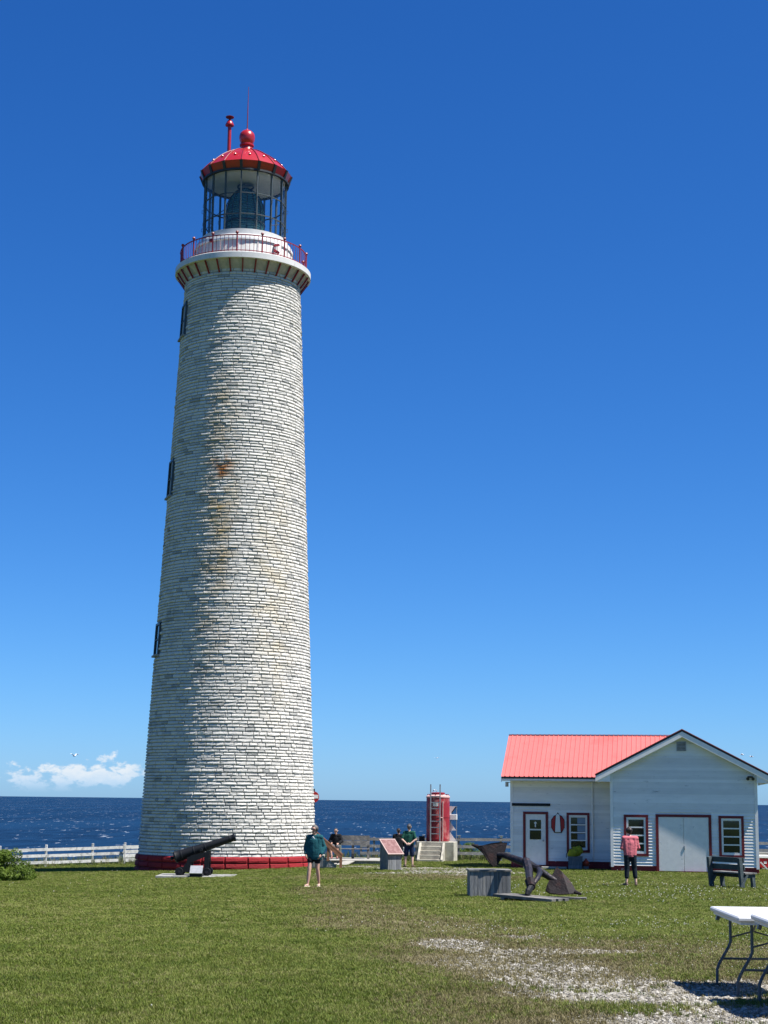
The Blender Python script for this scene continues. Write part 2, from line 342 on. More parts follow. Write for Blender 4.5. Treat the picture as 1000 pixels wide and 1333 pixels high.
def masks(x, y):
    n = fbm(x, y, .9, 3); n2 = fbm(x, y, .22, 9)
    g = np.zeros_like(x)
    for e in ((3.0, 12.2, 2.5, 2.8, 0), (2.3, 15.6, 1.7, 2.2, .1), (1.5, 18.6, 1.35, 2.0, 0), (3.6, 16.0, .8, 1.2, 0), (1.0, 21.8, .75, 1.3, .1), (2.2, 20.6, 1.5, .8, .2), (2.0, 23.4, .5, .6, 0)):
        g = np.maximum(g, blob(x, y, *e))
    f = np.zeros_like(x)
    for e in ((3.2, 61.5, 2.6, 5.0, .02), (1.6, 66.5, 3.2, 2.6, 0), (.5, 60.0, 1.8, 1.2, 0), (-1.2, 70.5, 2.8, 1.6, 0)): f = np.maximum(f, blob(x, y, *e))
    g = np.maximum(np.clip((g * 1.1 + n * 1.2 - .92) * 1.35, 0, 1), np.clip((f + n * 1.3 - .95) * 1.5, 0, .8))
    d = np.zeros_like(x)
    for e in ((-1.2, 43, 1.6, 5.0, 0), (-.5, 34.0, 1.2, 7.0, .12), (.6, 26.5, 2.0, 4.5, .2), (1.8, 20.0, 2.2, 5.0, 0), (4.2, 20.0, 2.4, 4.5, 0), (1.0, 13.2, 1.0, 3.2, .1), (.6, 55, 5.5, 4.0, 0)): d = np.maximum(d, blob(x, y, *e))
    d = np.clip((d * 1.0 + n2 * .5 + n * .6 - .72) * 1.3, 0, 1)
    w = np.clip(n2 * 1.6 + n - 1.35, 0, 1)
    return g, d, w
def axis(segs):
    r = []
    for a, b_, s in segs: r += list(np.arange(a, b_, s))
    r.append(segs[-1][1]); return np.array(r)
xs = axis([(-160, -40, 12), (-40, -20, 2), (-20, -6, .5), (-6, 6, .16), (6, 20, .5), (20, 40, 2), (40, 160, 12)])
ys = axis([(-30, 9, 3), (9, 28, .16), (28, 60, .35), (60, 100, .7), (100, 112, 3)])
GX, GY = np.meshgrid(xs, ys); fx_, fy_ = GX.ravel(), GY.ravel()
gzv = np.array([gz(a, b_) for a, b_ in zip(fx_, fy_)])
gzv = gzv + (fbm(fx_, fy_, .5, 21) - .5) * .05
mg, md, mw = masks(fx_, fy_)
def grid_mesh(name, X, Y, Z, nx, ny):
    v = np.stack([X, Y, Z], 1); i = np.arange(nx * ny).reshape(ny, nx)
    q = np.stack([i[:-1, :-1], i[:-1, 1:], i[1:, 1:], i[1:, :-1]], -1).reshape(-1, 4)
    me = bpy.data.meshes.new(name); me.from_pydata(v.tolist(), [], q.tolist()); me.update(); return me
def fattr(me, name, arr, dom='POINT'):
    a = me.attributes.new(name, 'FLOAT', dom); a.data.foreach_set('value', np.asarray(arr, dtype=np.float32))
def ground_mat():
    mt = bpy.data.materials.new('lawn_and_gravel_ground'); mt.use_nodes = True; nt = mt.node_tree; L = nt.links
    b = nt.nodes['Principled BSDF']; b.inputs['Roughness'].default_value = .95; b.inputs['Specular IOR Level'].default_value = .1
    t = nn(nt, 'ShaderNodeTexCoord')
    def noi(s, d=6):
        n = nn(nt, 'ShaderNodeTexNoise'); n.inputs['Scale'].default_value = s; n.inputs['Detail'].default_value = d; n.inputs['Roughness'].default_value = .7; L.new(t.outputs['Object'], n.inputs['Vector']); return n.outputs['Fac']
    def rng(v, a, c): 
        r = nn(nt, 'ShaderNodeMapRange', interpolation_type='SMOOTHSTEP'); L.new(v, r.inputs[0]); r.inputs[1].default_value = a; r.inputs[2].default_value = c; return r.outputs[0]
    def mix(f, a, c):
        x = nn(nt, 'ShaderNodeMix', data_type='RGBA'); L.new(f, x.inputs[0])
        for k, v in ((6, a), (7, c)):
            if isinstance(v, tuple): x.inputs[k].default_value = (*v, 1)
            else: L.new(v, x.inputs[k])
        return x.outputs[2]
    def att(n): return nn(nt, 'ShaderNodeAttribute', attribute_name=n).outputs['Fac']
    def add(a, c, k=1.0):
        x = nn(nt, 'ShaderNodeMath', operation='MULTIPLY_ADD'); L.new(a, x.inputs[0]); x.inputs[1].default_value = k; L.new(c, x.inputs[2]); return x.outputs[0]
    green = mix(rng(noi(.35), .35, .65), (.082, .112, .014), (.108, .130, .024))
    green = mix(rng(noi(9), .35, .7), green, (.050, .074, .010))
    dry = mix(rng(noi(5), .35, .65), (.14, .118, .054), (.10, .088, .036))
    c = mix(rng(add(noi(4), att('dry'), .9), .62, 1.15), green, dry)
    grav = mix(rng(noi(26), .38, .62), (.13, .12, .09), (.30, .28, .235))
    c = mix(rng(add(noi(7), att('gravel'), 1.0), .78, 1.05), c, grav)
    L.new(c, b.inputs['Base Color'])
    bp = nn(nt, 'ShaderNodeBump'); bp.inputs['Strength'].default_value = .8; bp.inputs['Distance'].default_value = .04; L.new(noi(22), bp.inputs['Height']); L.new(bp.outputs[0], b.inputs['Normal'])
    return mt
gme = grid_mesh('ground', fx_, fy_, gzv, len(xs), len(ys)); fattr(gme, 'gravel', mg); fattr(gme, 'dry', md)
ground = link('ground', gme, ground_mat(), smooth='all'); ground['kind'] = 'structure'

# sea
def sea_mat():
    mt = bpy.data.materials.new('deep_blue_sea'); mt.use_nodes = True; nt = mt.node_tree; L = nt.links
    b = nt.nodes['Principled BSDF']; b.inputs['Roughness'].default_value = .45; b.inputs['Specular IOR Level'].default_value = .06
    t = nn(nt, 'ShaderNodeTexCoord')
    def noi(s, st, d=4):
        mp = nn(nt, 'ShaderNodeMapping'); mp.inputs['Scale'].default_value = st; L.new(t.outputs['Object'], mp.inputs[0])
        n = nn(nt, 'ShaderNodeTexNoise'); n.inputs['Scale'].default_value = s; n.inputs['Detail'].default_value = d; n.inputs['Roughness'].default_value = .6; L.new(mp.outputs[0], n.inputs['Vector']); return n.outputs['Fac']
    def rng(v, a, c, e=0., f=1.):
        r = nn(nt, 'ShaderNodeMapRange', interpolation_type='SMOOTHSTEP'); L.new(v, r.inputs[0]); r.inputs[1].default_value = a; r.inputs[2].default_value = c; r.inputs[3].default_value = e; r.inputs[4].default_value = f; return r.outputs[0]
    x = nn(nt, 'ShaderNodeMix', data_type='RGBA'); L.new(rng(noi(.10, (1, .22, 1), 7), .36, .66), x.inputs[0]); x.inputs[6].default_value = (.0016, .0095, .027, 1); x.inputs[7].default_value = (.0042, .021, .054, 1)
    x1 = nn(nt, 'ShaderNodeMix', data_type='RGBA'); L.new(rng(noi(.010, (1, .12, 1), 5), .42, .62, 0, .8), x1.inputs[0]); L.new(x.outputs[2], x1.inputs[6]); x1.inputs[7].default_value = (.005, .025, .062, 1)
    y = nn(nt, 'ShaderNodeMix', data_type='RGBA'); L.new(rng(noi(.22, (1, .13, 1), 4), 0.655, .685), y.inputs[0]); L.new(x1.outputs[2], y.inputs[6]); y.inputs[7].default_value = (.32, .36, .40, 1)
    L.new(y.outputs[2], b.inputs['Base Color'])
    bp = nn(nt, 'ShaderNodeBump'); bp.inputs['Strength'].default_value = .6; bp.inputs['Distance'].default_value = .6; L.new(noi(.3, (1, .5, 1), 5), bp.inputs['Height']); L.new(bp.outputs[0], b.inputs['Normal'])
    return mt
sm = MB(); R_ = 200000.0
sea_z = -21.0
me = bpy.data.meshes.new('sea'); me.from_pydata([(-R_, 60, sea_z), (R_, 60, sea_z), (R_, R_, sea_z), (-R_, R_, sea_z)], [], [(0, 1, 2, 3)])
sea = link('sea', me, sea_mat()); sea['kind'] = 'structure'

# ------------------------------------------------------------------ scattered ground cover (stuff)
def tuft(name, nb, h, spread, w, mt, lean=.5):
    mb = MB()
    for k in range(nb):
        a = random.uniform(0, 6.283); r = spread * math.sqrt(random.random()); x, y = r * math.cos(a), r * math.sin(a)
        hh = h * random.uniform(.55, 1.15); t = random.uniform(0, 6.283); l = random.uniform(.1, lean) * hh; ww = w * random.uniform(.7, 1.2)
        px_, py_ = -math.sin(t) * ww / 2, math.cos(t) * ww / 2; dx, dy = math.cos(t) * l, math.sin(t) * l
        mb.add([(x - px_, y - py_, -.01), (x + px_, y + py_, -.01), (x + dx * .4 + px_ * .8, y + dy * .4 + py_ * .8, hh * .6), (x + dx * .4 - px_ * .8, y + dy * .4 - py_ * .8, hh * .6), (x + dx, y + dy, hh)], [(0, 1, 2, 3), (3, 2, 4)])
    me = bpy.data.meshes.new(name); me.from_pydata(mb.v, [], mb.f); me.materials.append(mt); return bpy.data.objects.new(name, me)
def leafmat(name, cols, trans=.25, rough=.6):
    mt = bpy.data.materials.new(name); mt.use_nodes = True; nt = mt.node_tree; L = nt.links; nt.nodes.clear()
    o = nn(nt, 'ShaderNodeOutputMaterial'); oi = nn(nt, 'ShaderNodeObjectInfo'); cr = nn(nt, 'ShaderNodeValToRGB')
    ge = nn(nt, 'ShaderNodeNewGeometry'); no = nn(nt, 'ShaderNodeTexNoise'); no.inputs['Scale'].default_value = .8; no.inputs['Detail'].default_value = 3; L.new(ge.outputs['Position'], no.inputs['Vector'])
    mx = nn(nt, 'ShaderNodeMath', operation='MULTIPLY_ADD'); L.new(oi.outputs['Random'], mx.inputs[0]); mx.inputs[1].default_value = .85
    ms = nn(nt, 'ShaderNodeMath', operation='MULTIPLY_ADD'); L.new(no.outputs['Fac'], ms.inputs[0]); ms.inputs[1].default_value = 1.1; ms.inputs[2].default_value = -.47; L.new(ms.outputs[0], mx.inputs[2])
    L.new(mx.outputs[0], cr.inputs[0]); el_ = cr.color_ramp.elements
    while len(el_) < len(cols): el_.new(.5)
    for i, c in enumerate(cols): el_[i].position = i / (len(cols) - 1); el_[i].color = (*c, 1)
    d = nn(nt, 'ShaderNodeBsdfPrincipled'); d.inputs['Roughness'].default_value = rough; d.inputs['Specular IOR Level'].default_value = .2; L.new(cr.outputs[0], d.inputs['Base Color'])
    tr = nn(nt, 'ShaderNodeBsdfTranslucent'); L.new(cr.outputs[0], tr.inputs[0]); m_ = nn(nt, 'ShaderNodeMixShader'); m_.inputs[0].default_value = trans
    L.new(d.outputs[0], m_.inputs[1]); L.new(tr.outputs[0], m_.inputs[2]); L.new(m_.outputs[0], o.inputs[0]); return mt
def scatter(name, label, cat, src, me, dens, scl, srange, tilt=.15, seed=0, zmax=9.0):
    c = bpy.data.collections.new(name + '_sources')
    for s in src: c.objects.link(s)
    ng = bpy.data.node_groups.new(name, 'GeometryNodeTree')
    ng.interface.new_socket('Geometry', in_out='INPUT', socket_type='NodeSocketGeometry'); ng.interface.new_socket('Geometry', in_out='OUTPUT', socket_type='NodeSocketGeometry')
    L = ng.links; gi = nn(ng, 'NodeGroupInput'); go = nn(ng, 'NodeGroupOutput')
    dp = nn(ng, 'GeometryNodeDistributePointsOnFaces'); dp.inputs['Seed'].default_value = seed
    na = nn(ng, 'GeometryNodeInputNamedAttribute'); na.data_type = 'FLOAT'; na.inputs[0].default_value = 'dens'
    nb = nn(ng, 'GeometryNodeInputNamedAttribute'); nb.data_type = 'FLOAT'; nb.inputs[0].default_value = 'scl'
    ci = nn(ng, 'GeometryNodeCollectionInfo'); ci.inputs[0].default_value = c; ci.inputs['Separate Children'].default_value = True; ci.inputs['Reset Children'].default_value = True
    ip = nn(ng, 'GeometryNodeInstanceOnPoints'); ip.inputs['Pick Instance'].default_value = True
    rr = nn(ng, 'FunctionNodeRandomValue'); rr.data_type = 'FLOAT_VECTOR'; rr.inputs[0].default_value = (-tilt, -tilt, 0); rr.inputs[1].default_value = (tilt, tilt, 6.283)
    rs = nn(ng, 'FunctionNodeRandomValue'); rs.data_type = 'FLOAT'; rs.inputs[2].default_value = srange[0]; rs.inputs[3].default_value = srange[1]
    mu = nn(ng, 'ShaderNodeMath', operation='MULTIPLY')
    L.new(gi.outputs[0], dp.inputs['Mesh']); L.new(na.outputs[0], dp.inputs['Density']); L.new(dp.outputs['Points'], ip.inputs['Points'])
    L.new(ci.outputs[0], ip.inputs['Instance']); L.new(rr.outputs[0], ip.inputs['Rotation']); L.new(rs.outputs[1], mu.inputs[0]); L.new(nb.outputs[0], mu.inputs[1]); cx_ = nn(ng, 'ShaderNodeCombineXYZ'); mn = nn(ng, 'ShaderNodeMath', operation='MINIMUM'); L.new(mu.outputs[0], mn.inputs[0]); mn.inputs[1].default_value = zmax
    L.new(mu.outputs[0], cx_.inputs[0]); L.new(mu.outputs[0], cx_.inputs[1]); L.new(mn.outputs[0], cx_.inputs[2]); L.new(cx_.outputs[0], ip.inputs['Scale'])
    L.new(ip.outputs[0], go.inputs[0])
    m2 = me.copy(); m2.name = name
    fattr(m2, 'dens', dens); fattr(m2, 'scl', scl)
    o = bpy.data.objects.new(name, m2); COL.objects.link(o); md_ = o.modifiers.new('scatter', 'NODES'); md_.node_group = ng
    o['kind'] = 'stuff'; tag(o, label, cat); return o
inview = (np.abs(fx_) < .29 * fy_ + 1.2) & (fy_ > 10.5)
far = np.clip(fy_ / 17.0, .85, 1.7)
FENCE_Y = np.where(fx_ < -8, np.clip(83.5 + (fx_ + 12.7) * .5, 76, 85), 82.0)
lawn = inview & (fy_ < FENCE_Y + 1.5)
M['grass'] = leafmat('grass_blades', [(.046, .076, .007), (.096, .134, .014), (.142, .172, .026), (.215, .21, .072)], .2)
M['drygrass'] = leafmat('dry_grass_blades', [(.10, .094, .03), (.15, .126, .052), (.195, .165, .078), (.25, .22, .125)], .15)
M['weed'] = leafmat('tall_weeds', [(.055, .085, .020), (.090, .115, .035), (.20, .18, .09)], .2)
gs = [tuft('grass_tuft_%d' % i, 16, .050, .045, .0065, M['grass'], .9) for i in range(6)]
ds = [tuft('dry_tuft_%d' % i, 14, .042, .045, .006, M['drygrass'], 1.1) for i in range(5)]
dn = 900 * (15.0 / np.maximum(fy_, 12)) ** 2
scatter('lawn_grass', 'short mown green grass covering the lawn', 'grass', gs, gme, np.where(lawn, dn * np.clip(1.05 - md * .85 - mg * 1.1, .0, 1), 0), far, (.65, 1.25), .2, 1, .85)
scatter('dry_grass', 'dry yellowed grass along the worn track and gravel', 'grass', ds, gme, np.where(lawn, dn * np.clip(md * .8 + .17, 0, .9) * np.clip(1.15 - mg * .98, 0, 1), 0), far, (.6, 1.2), .25, 2, .8)
M['pebble'] = leafmat('pale_gravel', [(.09, .08, .066), (.20, .185, .155), (.32, .30, .26), (.46, .44, .39)], 0.0, .85)
def pebble(i):
    bm = bmesh.new(); bmesh.ops.create_icosphere(bm, subdivisions=1, radius=.022)
    for v in bm.verts: v.co = Vector((v.co.x * random.uniform(.8, 1.3), v.co.y * random.uniform(.7, 1.1), v.co.z * random.uniform(.35, .7)))
    me = bpy.data.meshes.new('pebble_%d' % i); bm.to_mesh(me); bm.free(); me.materials.append(M['pebble']); return bpy.data.objects.new('pebble_%d' % i, me)
scatter('gravel', 'pale gravel spread over the track beside the tables', 'gravel', [pebble(i) for i in range(6)], gme, np.where(lawn, 620 * (15.0 / np.maximum(fy_, 12)) ** 1.8 * np.clip(mg * 1.15 - .05 + .035 * (md > .25), 0, 1), 0), np.clip(fy_ / 17, .85, 1.35), (.35, 1.25), .5, 3)
def clover(i):
    mb = MB(); h = random.uniform(.028, .042); mb.ball((.004, 0, h), .0065, 6)
    me = bpy.data.meshes.new('clover_%d' % i); me.from_pydata(mb.v, [], mb.f); me.materials.append(M['clover']); return bpy.data.objects.new('clover_%d' % i, me)
M['clover'] = leafmat('clover_heads', [(.45, .44, .36), (.62, .60, .52)], .1)
cz = np.clip(blob(fx_, fy_, 4.6, 24.0, 3.6, 6.0) + .7 * blob(fx_, fy_, 7, 44, 6, 7) + .25 * blob(fx_, fy_, 1, 27, 2, 6) + .012, 0, 1)
scatter('clover_flowers', 'small white clover flowers dotted through the grass', 'flowers', [clover(i) for i in range(3)], gme, np.where(lawn, 22 * cz * (20 / np.maximum(fy_, 14)) * np.clip(fbm(fx_, fy_, .7, 40) * 2.6 - .75, .03, 1.5), 0), np.clip(fy_ / 22, .9, 1.8), (.8, 1.3), .2, 4)
ws = [tuft('weed_tuft_%d' % i, 14, .42, .10, .016, M['weed'], .7) for i in range(5)]
wd = np.where(inview & (fy_ > FENCE_Y - .6) & (fy_ < FENCE_Y + 5.0) & (fx_ > -30), 7.0, 0) * np.clip(fbm(fx_, fy_, .6, 60) * 2.2 - .45, 0, 1)
scatter('tall_weeds', 'tall grass and weeds along the cliff fence', 'weeds', ws, gme, wd, np.ones_like(fx_) * .9, (.6, 1.4), .2, 5)

# ------------------------------------------------------------------ lighthouse
TX, TY = -6.68, 72.0; TB = -1.38
LH = thing('lighthouse', 'tall white stone lighthouse with red lantern roof and red painted base', 'lighthouse', (TX, TY, TB))
def TR(z): return 3.86 - .0461 * (z + TB + .77)
Z0 = .62; ZT = 26.62                                   # plinth top, wall top (local)
core = MB().lathe([(TR(Z0 - .3) - .05, Z0 - .5), (TR(ZT) - .035, ZT)], 64).build('tower_wall', M['mortar'], LH, smooth=True)
def stone_patch(z0, z1, a0, a1, prot, rough, nu=5):
    vs_ = [0, .12, .36, .82, 1.0]; of = [-.03, .74, 1.0, .62, -.03]
    us = [0, .05, .5, .95, 1.0] if nu == 5 else [0, .03, .34, .66, .97, 1.0]
    out = []
    gap = .004
    for j, v in enumerate(vs_):
        z = z0 + gap + (z1 - z0 - 2 * gap) * v
        for i, u in enumerate(us):
            a = a0 + (a1 - a0) * u
            edge = i in (0, len(us) - 1) or j in (0, 4)
            o = -.03 if edge else prot * of[j] + RNG.uniform(-rough, rough)
            zz = z + (0 if edge else RNG.uniform(-.006, .006))
            r = TR(z) - .03 + o
            out.append((r * math.sin(a), -r * math.cos(a), zz))
    n = len(us); fs = [(j * n + i, j * n + i + 1, (j + 1) * n + i + 1, (j + 1) * n + i) for j in range(4) for i in range(n - 1)]
    return out, fs
stones = []
WIN = [(px(240, b_, TY).z - TB, px(240, a_, TY).z - TB) for a_, b_ in ((404, 446), (606, 652), (816, 856))]; WA = math.radians(-73)
def in_window(z0, z1, a0, a1):
    for (w0, w1) in WIN:
        if z1 > w0 - .03 and z0 < w1 + .03:
            am = ((a0 + a1) / 2 - WA + math.pi) % (2 * math.pi) - math.pi
            if abs(am) < .5 / TR(z0) + (a1 - a0) / 2: return True
    return False
z = Z0; tilt0 = math.atan2(6.68, 72)
while z < ZT - .1:
    h = random.choice((.115, .13, .135, .145, .15, .17)) if z < ZT - .35 else ZT - z
    cp = random.uniform(.026, .044); a = random.uniform(0, .3); a_end = a + 2 * math.pi
    while a < a_end - 1e-4:
        L_ = random.choice((.24, .30, .36, .42, .48, .55, .66)) / TR(z)
        if a + L_ > a_end - .06: L_ = a_end - a
        if not in_window(z, z + h, a, a + L_): stones.append((z, z + h, a, a + L_, cp))
        a += L_
    z += h
def facing(s):
    am = (s[2] + s[3]) / 2 - tilt0
    return math.cos(am) * (s[3] - s[2]) * TR(s[0]) * (s[1] - s[0]) / (1 + s[0] * .004) if math.cos(am) > .35 else -1
order = sorted(range(len(stones)), key=lambda i: -facing(stones[i])); pick = set(order[:300])
SV, SF, ST = [], [], []
for i, s in enumerate(stones):
    prot = s[4] + random.uniform(-.010, .014); tint = random.choice((.35, .55, .62, .68, .7, .75, .8, .85)) if random.random() > .035 else .02
    vs, fs = stone_patch(*s[:4], prot, .010)
    if i in pick:
        me = bpy.data.meshes.new('stone'); me.from_pydata(vs, [], fs); fattr(me, 'tint', [tint] * len(vs))
        link('stone', me, M['stone'], core)
    else:
        o = len(SV); SV += vs; SF += [tuple(k + o for k in f) for f in fs]; ST += [tint] * len(vs)
me = bpy.data.meshes.new('stone_courses'); me.from_pydata(SV, [], SF); fattr(me, 'tint', ST)
link('stone_courses', me, M['stone'], core, kind='stuff')
plinth = MB().lathe([(TR(0) + .02, -.5), (TR(Z0) + .05, Z0), (TR(Z0) - .3, Z0 + .02)], 64).build('plinth', M['redtrim'], LH, smooth=True)
_TR = TR
TR = lambda z: _TR(z) + .10
for (za, zb) in ((-.12, .14), (.14, .40), (.40, .66)):
    n = 26; a = random.uniform(0, .2)
    for k in range(n):
        wv = random.uniform(-.05, .05) if k < n - 1 else 0
        vs, fs = stone_patch(za, zb, a + 2 * math.pi * k / n, a + 2 * math.pi * (k + 1) / n, .045, .007)
        me = bpy.data.meshes.new('plinth_stone'); me.from_pydata(vs, [], fs); fattr(me, 'tint', [random.uniform(.3, .95)] * len(vs)); link('plinth_stone', me, M['redstone'], plinth)
TR = _TR
def pol(r, a, z): return Vector((r * math.sin(a), -r * math.cos(a), z))     # angle from the -Y side towards +X
# windows on the shaded flank
for v0, v1 in ((404, 446), (606, 652), (816, 856)):
    zt = px(240, v0, TY).z - TB; zb = px(240, v1, TY).z - TB; a = WA; zc = (zt + zb) / 2
    wroot = MB(); r = TR(zc)
    Mx = Matrix((Vector((math.cos(a), math.sin(a), 0)), Vector((-math.sin(a), math.cos(a), 0)), Vector((0, 0, 1)))).transposed()
    # local x tangent, y inward
    fr = MB()
    tlt = Matrix.Rotation(math.atan(.0461), 3, 'X')
    Mw = Mx @ tlt.inverted()
    c = pol(r - .055, a, zc); hh = zt - zb
    for s in (-1, 1): fr.box(c + Mw @ Vector((s * .50, 0, 0)), (.09, .12, hh), Mw)
    fr.box(c + Mw @ Vector((0, 0, hh / 2)), (1.09, .12, .10), Mw)
    wo_ = fr.build('window', M['mullion'], LH)
    MB().box(c + Mw @ Vector((0, .02, 0)), (.92, .05, hh - .08), Mw).build('pane', M['glassdark'], wo_)
    MB().box(c + Mw @ Vector((0, -.03, -hh / 2 - .03)), (1.15, .20, .08), Mw).build('sill', M['mortar'], wo_)
    MB().box(c + Mw @ Vector((0, -.02, 0)), (.92, .05, .05), Mw).build('glazing_bar', M['dark'], wo_)
# gallery
zl = lambda z: z - TB
gz0, gz1 = zl(25.46), zl(25.74)
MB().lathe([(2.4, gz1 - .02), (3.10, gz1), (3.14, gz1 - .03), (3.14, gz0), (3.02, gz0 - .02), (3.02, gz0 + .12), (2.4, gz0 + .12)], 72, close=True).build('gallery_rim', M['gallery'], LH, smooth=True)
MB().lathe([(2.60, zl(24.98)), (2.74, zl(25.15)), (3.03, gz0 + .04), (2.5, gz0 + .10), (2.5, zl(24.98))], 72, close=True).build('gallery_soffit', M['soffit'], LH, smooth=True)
for k in range(32):
    a = math.radians(-1 + 5.6 + 360 / 32 * k)
    MB().ends(pol(3.05, a, gz0 - .03), pol(2.70, a, zl(24.92)), .055, .07).build('gallery_bracket', M['dkred'], LH)
PH = math.radians(-1.0); N16 = 16
rail = MB().lathe([(2.90, zl(26.56)), (2.94, zl(26.56)), (2.94, zl(26.60)), (2.90, zl(26.60))], 64, close=True).build('gallery_railing', M['dkred'], LH)
MB().lathe([(2.905, zl(25.84)), (2.935, zl(25.84)), (2.935, zl(25.87)), (2.905, zl(25.87))], 64, close=True).build('lower_rail', M['dkred'], rail)
for k in range(N16):
    a = PH + 2 * math.pi * k / N16
    MB().tube([pol(2.92, a, gz1), pol(2.92, a, zl(26.62))], .034, 8).ball(pol(2.92, a, zl(26.69)), .075, 8).build('railing_post', M['dkred'], rail, smooth=True)
    for j in range(1, 6):
        b = a + 2 * math.pi / N16 * j / 6
        MB().tube([pol(2.92, b, gz1), pol(2.92, b, zl(26.57))], .012, 5).build('baluster', M['dkred'], rail)
# lantern drum
MB().lathe([(2.24, gz1 - .05), (2.24, zl(26.85)), (2.20, zl(26.9)), (2.03, zl(26.95)), (2.03, zl(27.2)), (1.5, zl(27.22))], 48).build('lantern_drum', M['gallery'], LH, smooth=True)
MB().lathe([(2.25, zl(26.62)), (2.30, zl(26.62)), (2.30, zl(26.70)), (2.25, zl(26.70))], 48, close=True).build('drum_moulding', M['trimw'], LH, smooth=True)
for k in range(N16):
    a = PH + 2 * math.pi * k / N16
    MB().box(pol(2.245, a, zl(26.25)), (.06, .03, 1.0), Matrix.Rotation(a, 3, 'Z')).build('drum_batten', M['trimw'], LH)
# gallery door fittings seen on the right: a dark red hatch with bars
MB().box(pol(2.36, math.radians(46), zl(26.22)), (.34, .18, .74), Matrix.Rotation(math.radians(46), 3, 'Z'), .02).build('gallery_hatch', M['trimw'], LH)
for dz, aw in ((-.18, .25), (.12, -.35)): MB().box(pol(2.58, math.radians(40), zl(26.3 + dz)), (.30, .09, .10), Matrix.Rotation(math.radians(40), 3, 'Z') @ Matrix.Rotation(aw, 3, 'Y')).build('hatch_lever', M['dkred'], LH)
MB().box(pol(2.86, math.radians(-25.5), zl(26.4)), (.16, .12, .16), Matrix.Rotation(math.radians(-25), 3, 'Z'), .02).build('rail_lamp', M['dkred'], LH)
# glazing
ZB = [zl(27.2), zl(27.98), zl(28.98), zl(30.12)]; GR = 1.90
for k in range(N16):
    a = PH + 2 * math.pi * k / N16; a2 = a + 2 * math.pi / N16
    MB().box(pol(GR, a, (ZB[0] + ZB[3]) / 2), (.055, .10, ZB[3] - ZB[0]), Matrix.Rotation(a, 3, 'Z')).build('mullion', M['mullion'], LH)
    for zz in (.55, 1.45): MB().tube([pol(GR + .03, a, ZB[0] + zz), pol(GR + .12, a, ZB[0] + zz), pol(GR + .12, a, ZB[0] + zz + .14), pol(GR + .03, a, ZB[0] + zz + .14)], .013, 5).build('hand_grip', M['mullion'], LH)
    for q in (1, 2): MB().ends(pol(GR, a, ZB[q]), pol(GR, a2, ZB[q]), .05, .045).build('glazing_bar', M['mullion'], LH)
    for q in range(3):
        A, Bp = pol(GR, a + .02, ZB[q] + .02), pol(GR, a2 - .02, ZB[q] + .02); C_, D_ = pol(GR, a2 - .02, ZB[q + 1] - .02), pol(GR, a + .02, ZB[q + 1] - .02)
        nrm = pol(1, (a + a2) / 2, 0)
        MB().prism([A, Bp, C_, D_], -nrm * .008).build('pane', M['pane'], LH)
for q, zz in enumerate((27.6, 27.98)):
    for k in (2, 5, 9, 13):
        a = PH + 2 * math.pi * (k + q) / N16
        MB().tube([pol(1.85, a, zl(zz)), pol(1.85, a + .39, zl(zz) + .25)], .016, 5).build('cross_rod', M['dark'], LH)
# lens
lz = zl(27.1)
lp = [(.72, lz), (.90, lz + .15), (.93, lz + .5), (.93, lz + 1.55), (.86, lz + 1.9), (.72, lz + 2.25), (.50, lz + 2.55), (.25, lz + 2.72), (.12, lz + 2.78)]
ln = MB().lathe([(r_ * .93, z_) for r_, z_ in lp], 32).build('fresnel_lens', M['lens'], LH, smooth=True)
for k in range(16):
    a = 2 * math.pi * (k + .5) / 16
    MB().tube([pol(r_ + .01, a, z_) for r_, z_ in lp], .020, 5).build('lens_rib', M['dark'], ln)
for i in range(22):
    zz = lz + .2 + i * .11; r_ = np.interp(zz, [p[1] for p in lp], [p[0] for p in lp]) * .97
    MB().lathe([(r_ - .02, zz - .03), (r_ + .012, zz - .012), (r_ + .012, zz + .012), (r_ - .02, zz + .03)], 32).build('prism_ring', M['lens'], ln, smooth=True)
MB().lathe([(.95, lz + .95), (.97, lz + .95), (.97, lz + 1.0), (.95, lz + 1.0)], 32, close=True).build('lens_band', M['dark'], ln)
MB().lathe([(.75, lz), (.80, lz - .02), (.80, lz + .1), (.6, lz + .12)], 24).build('lens_table', M['dark'], ln)
MB().lathe([(.34, zl(29.93)), (.40, zl(29.93)), (.40, zl(29.99)), (.34, zl(29.99))], 24, close=True).build('vent_ring', M['mullion'], LH)
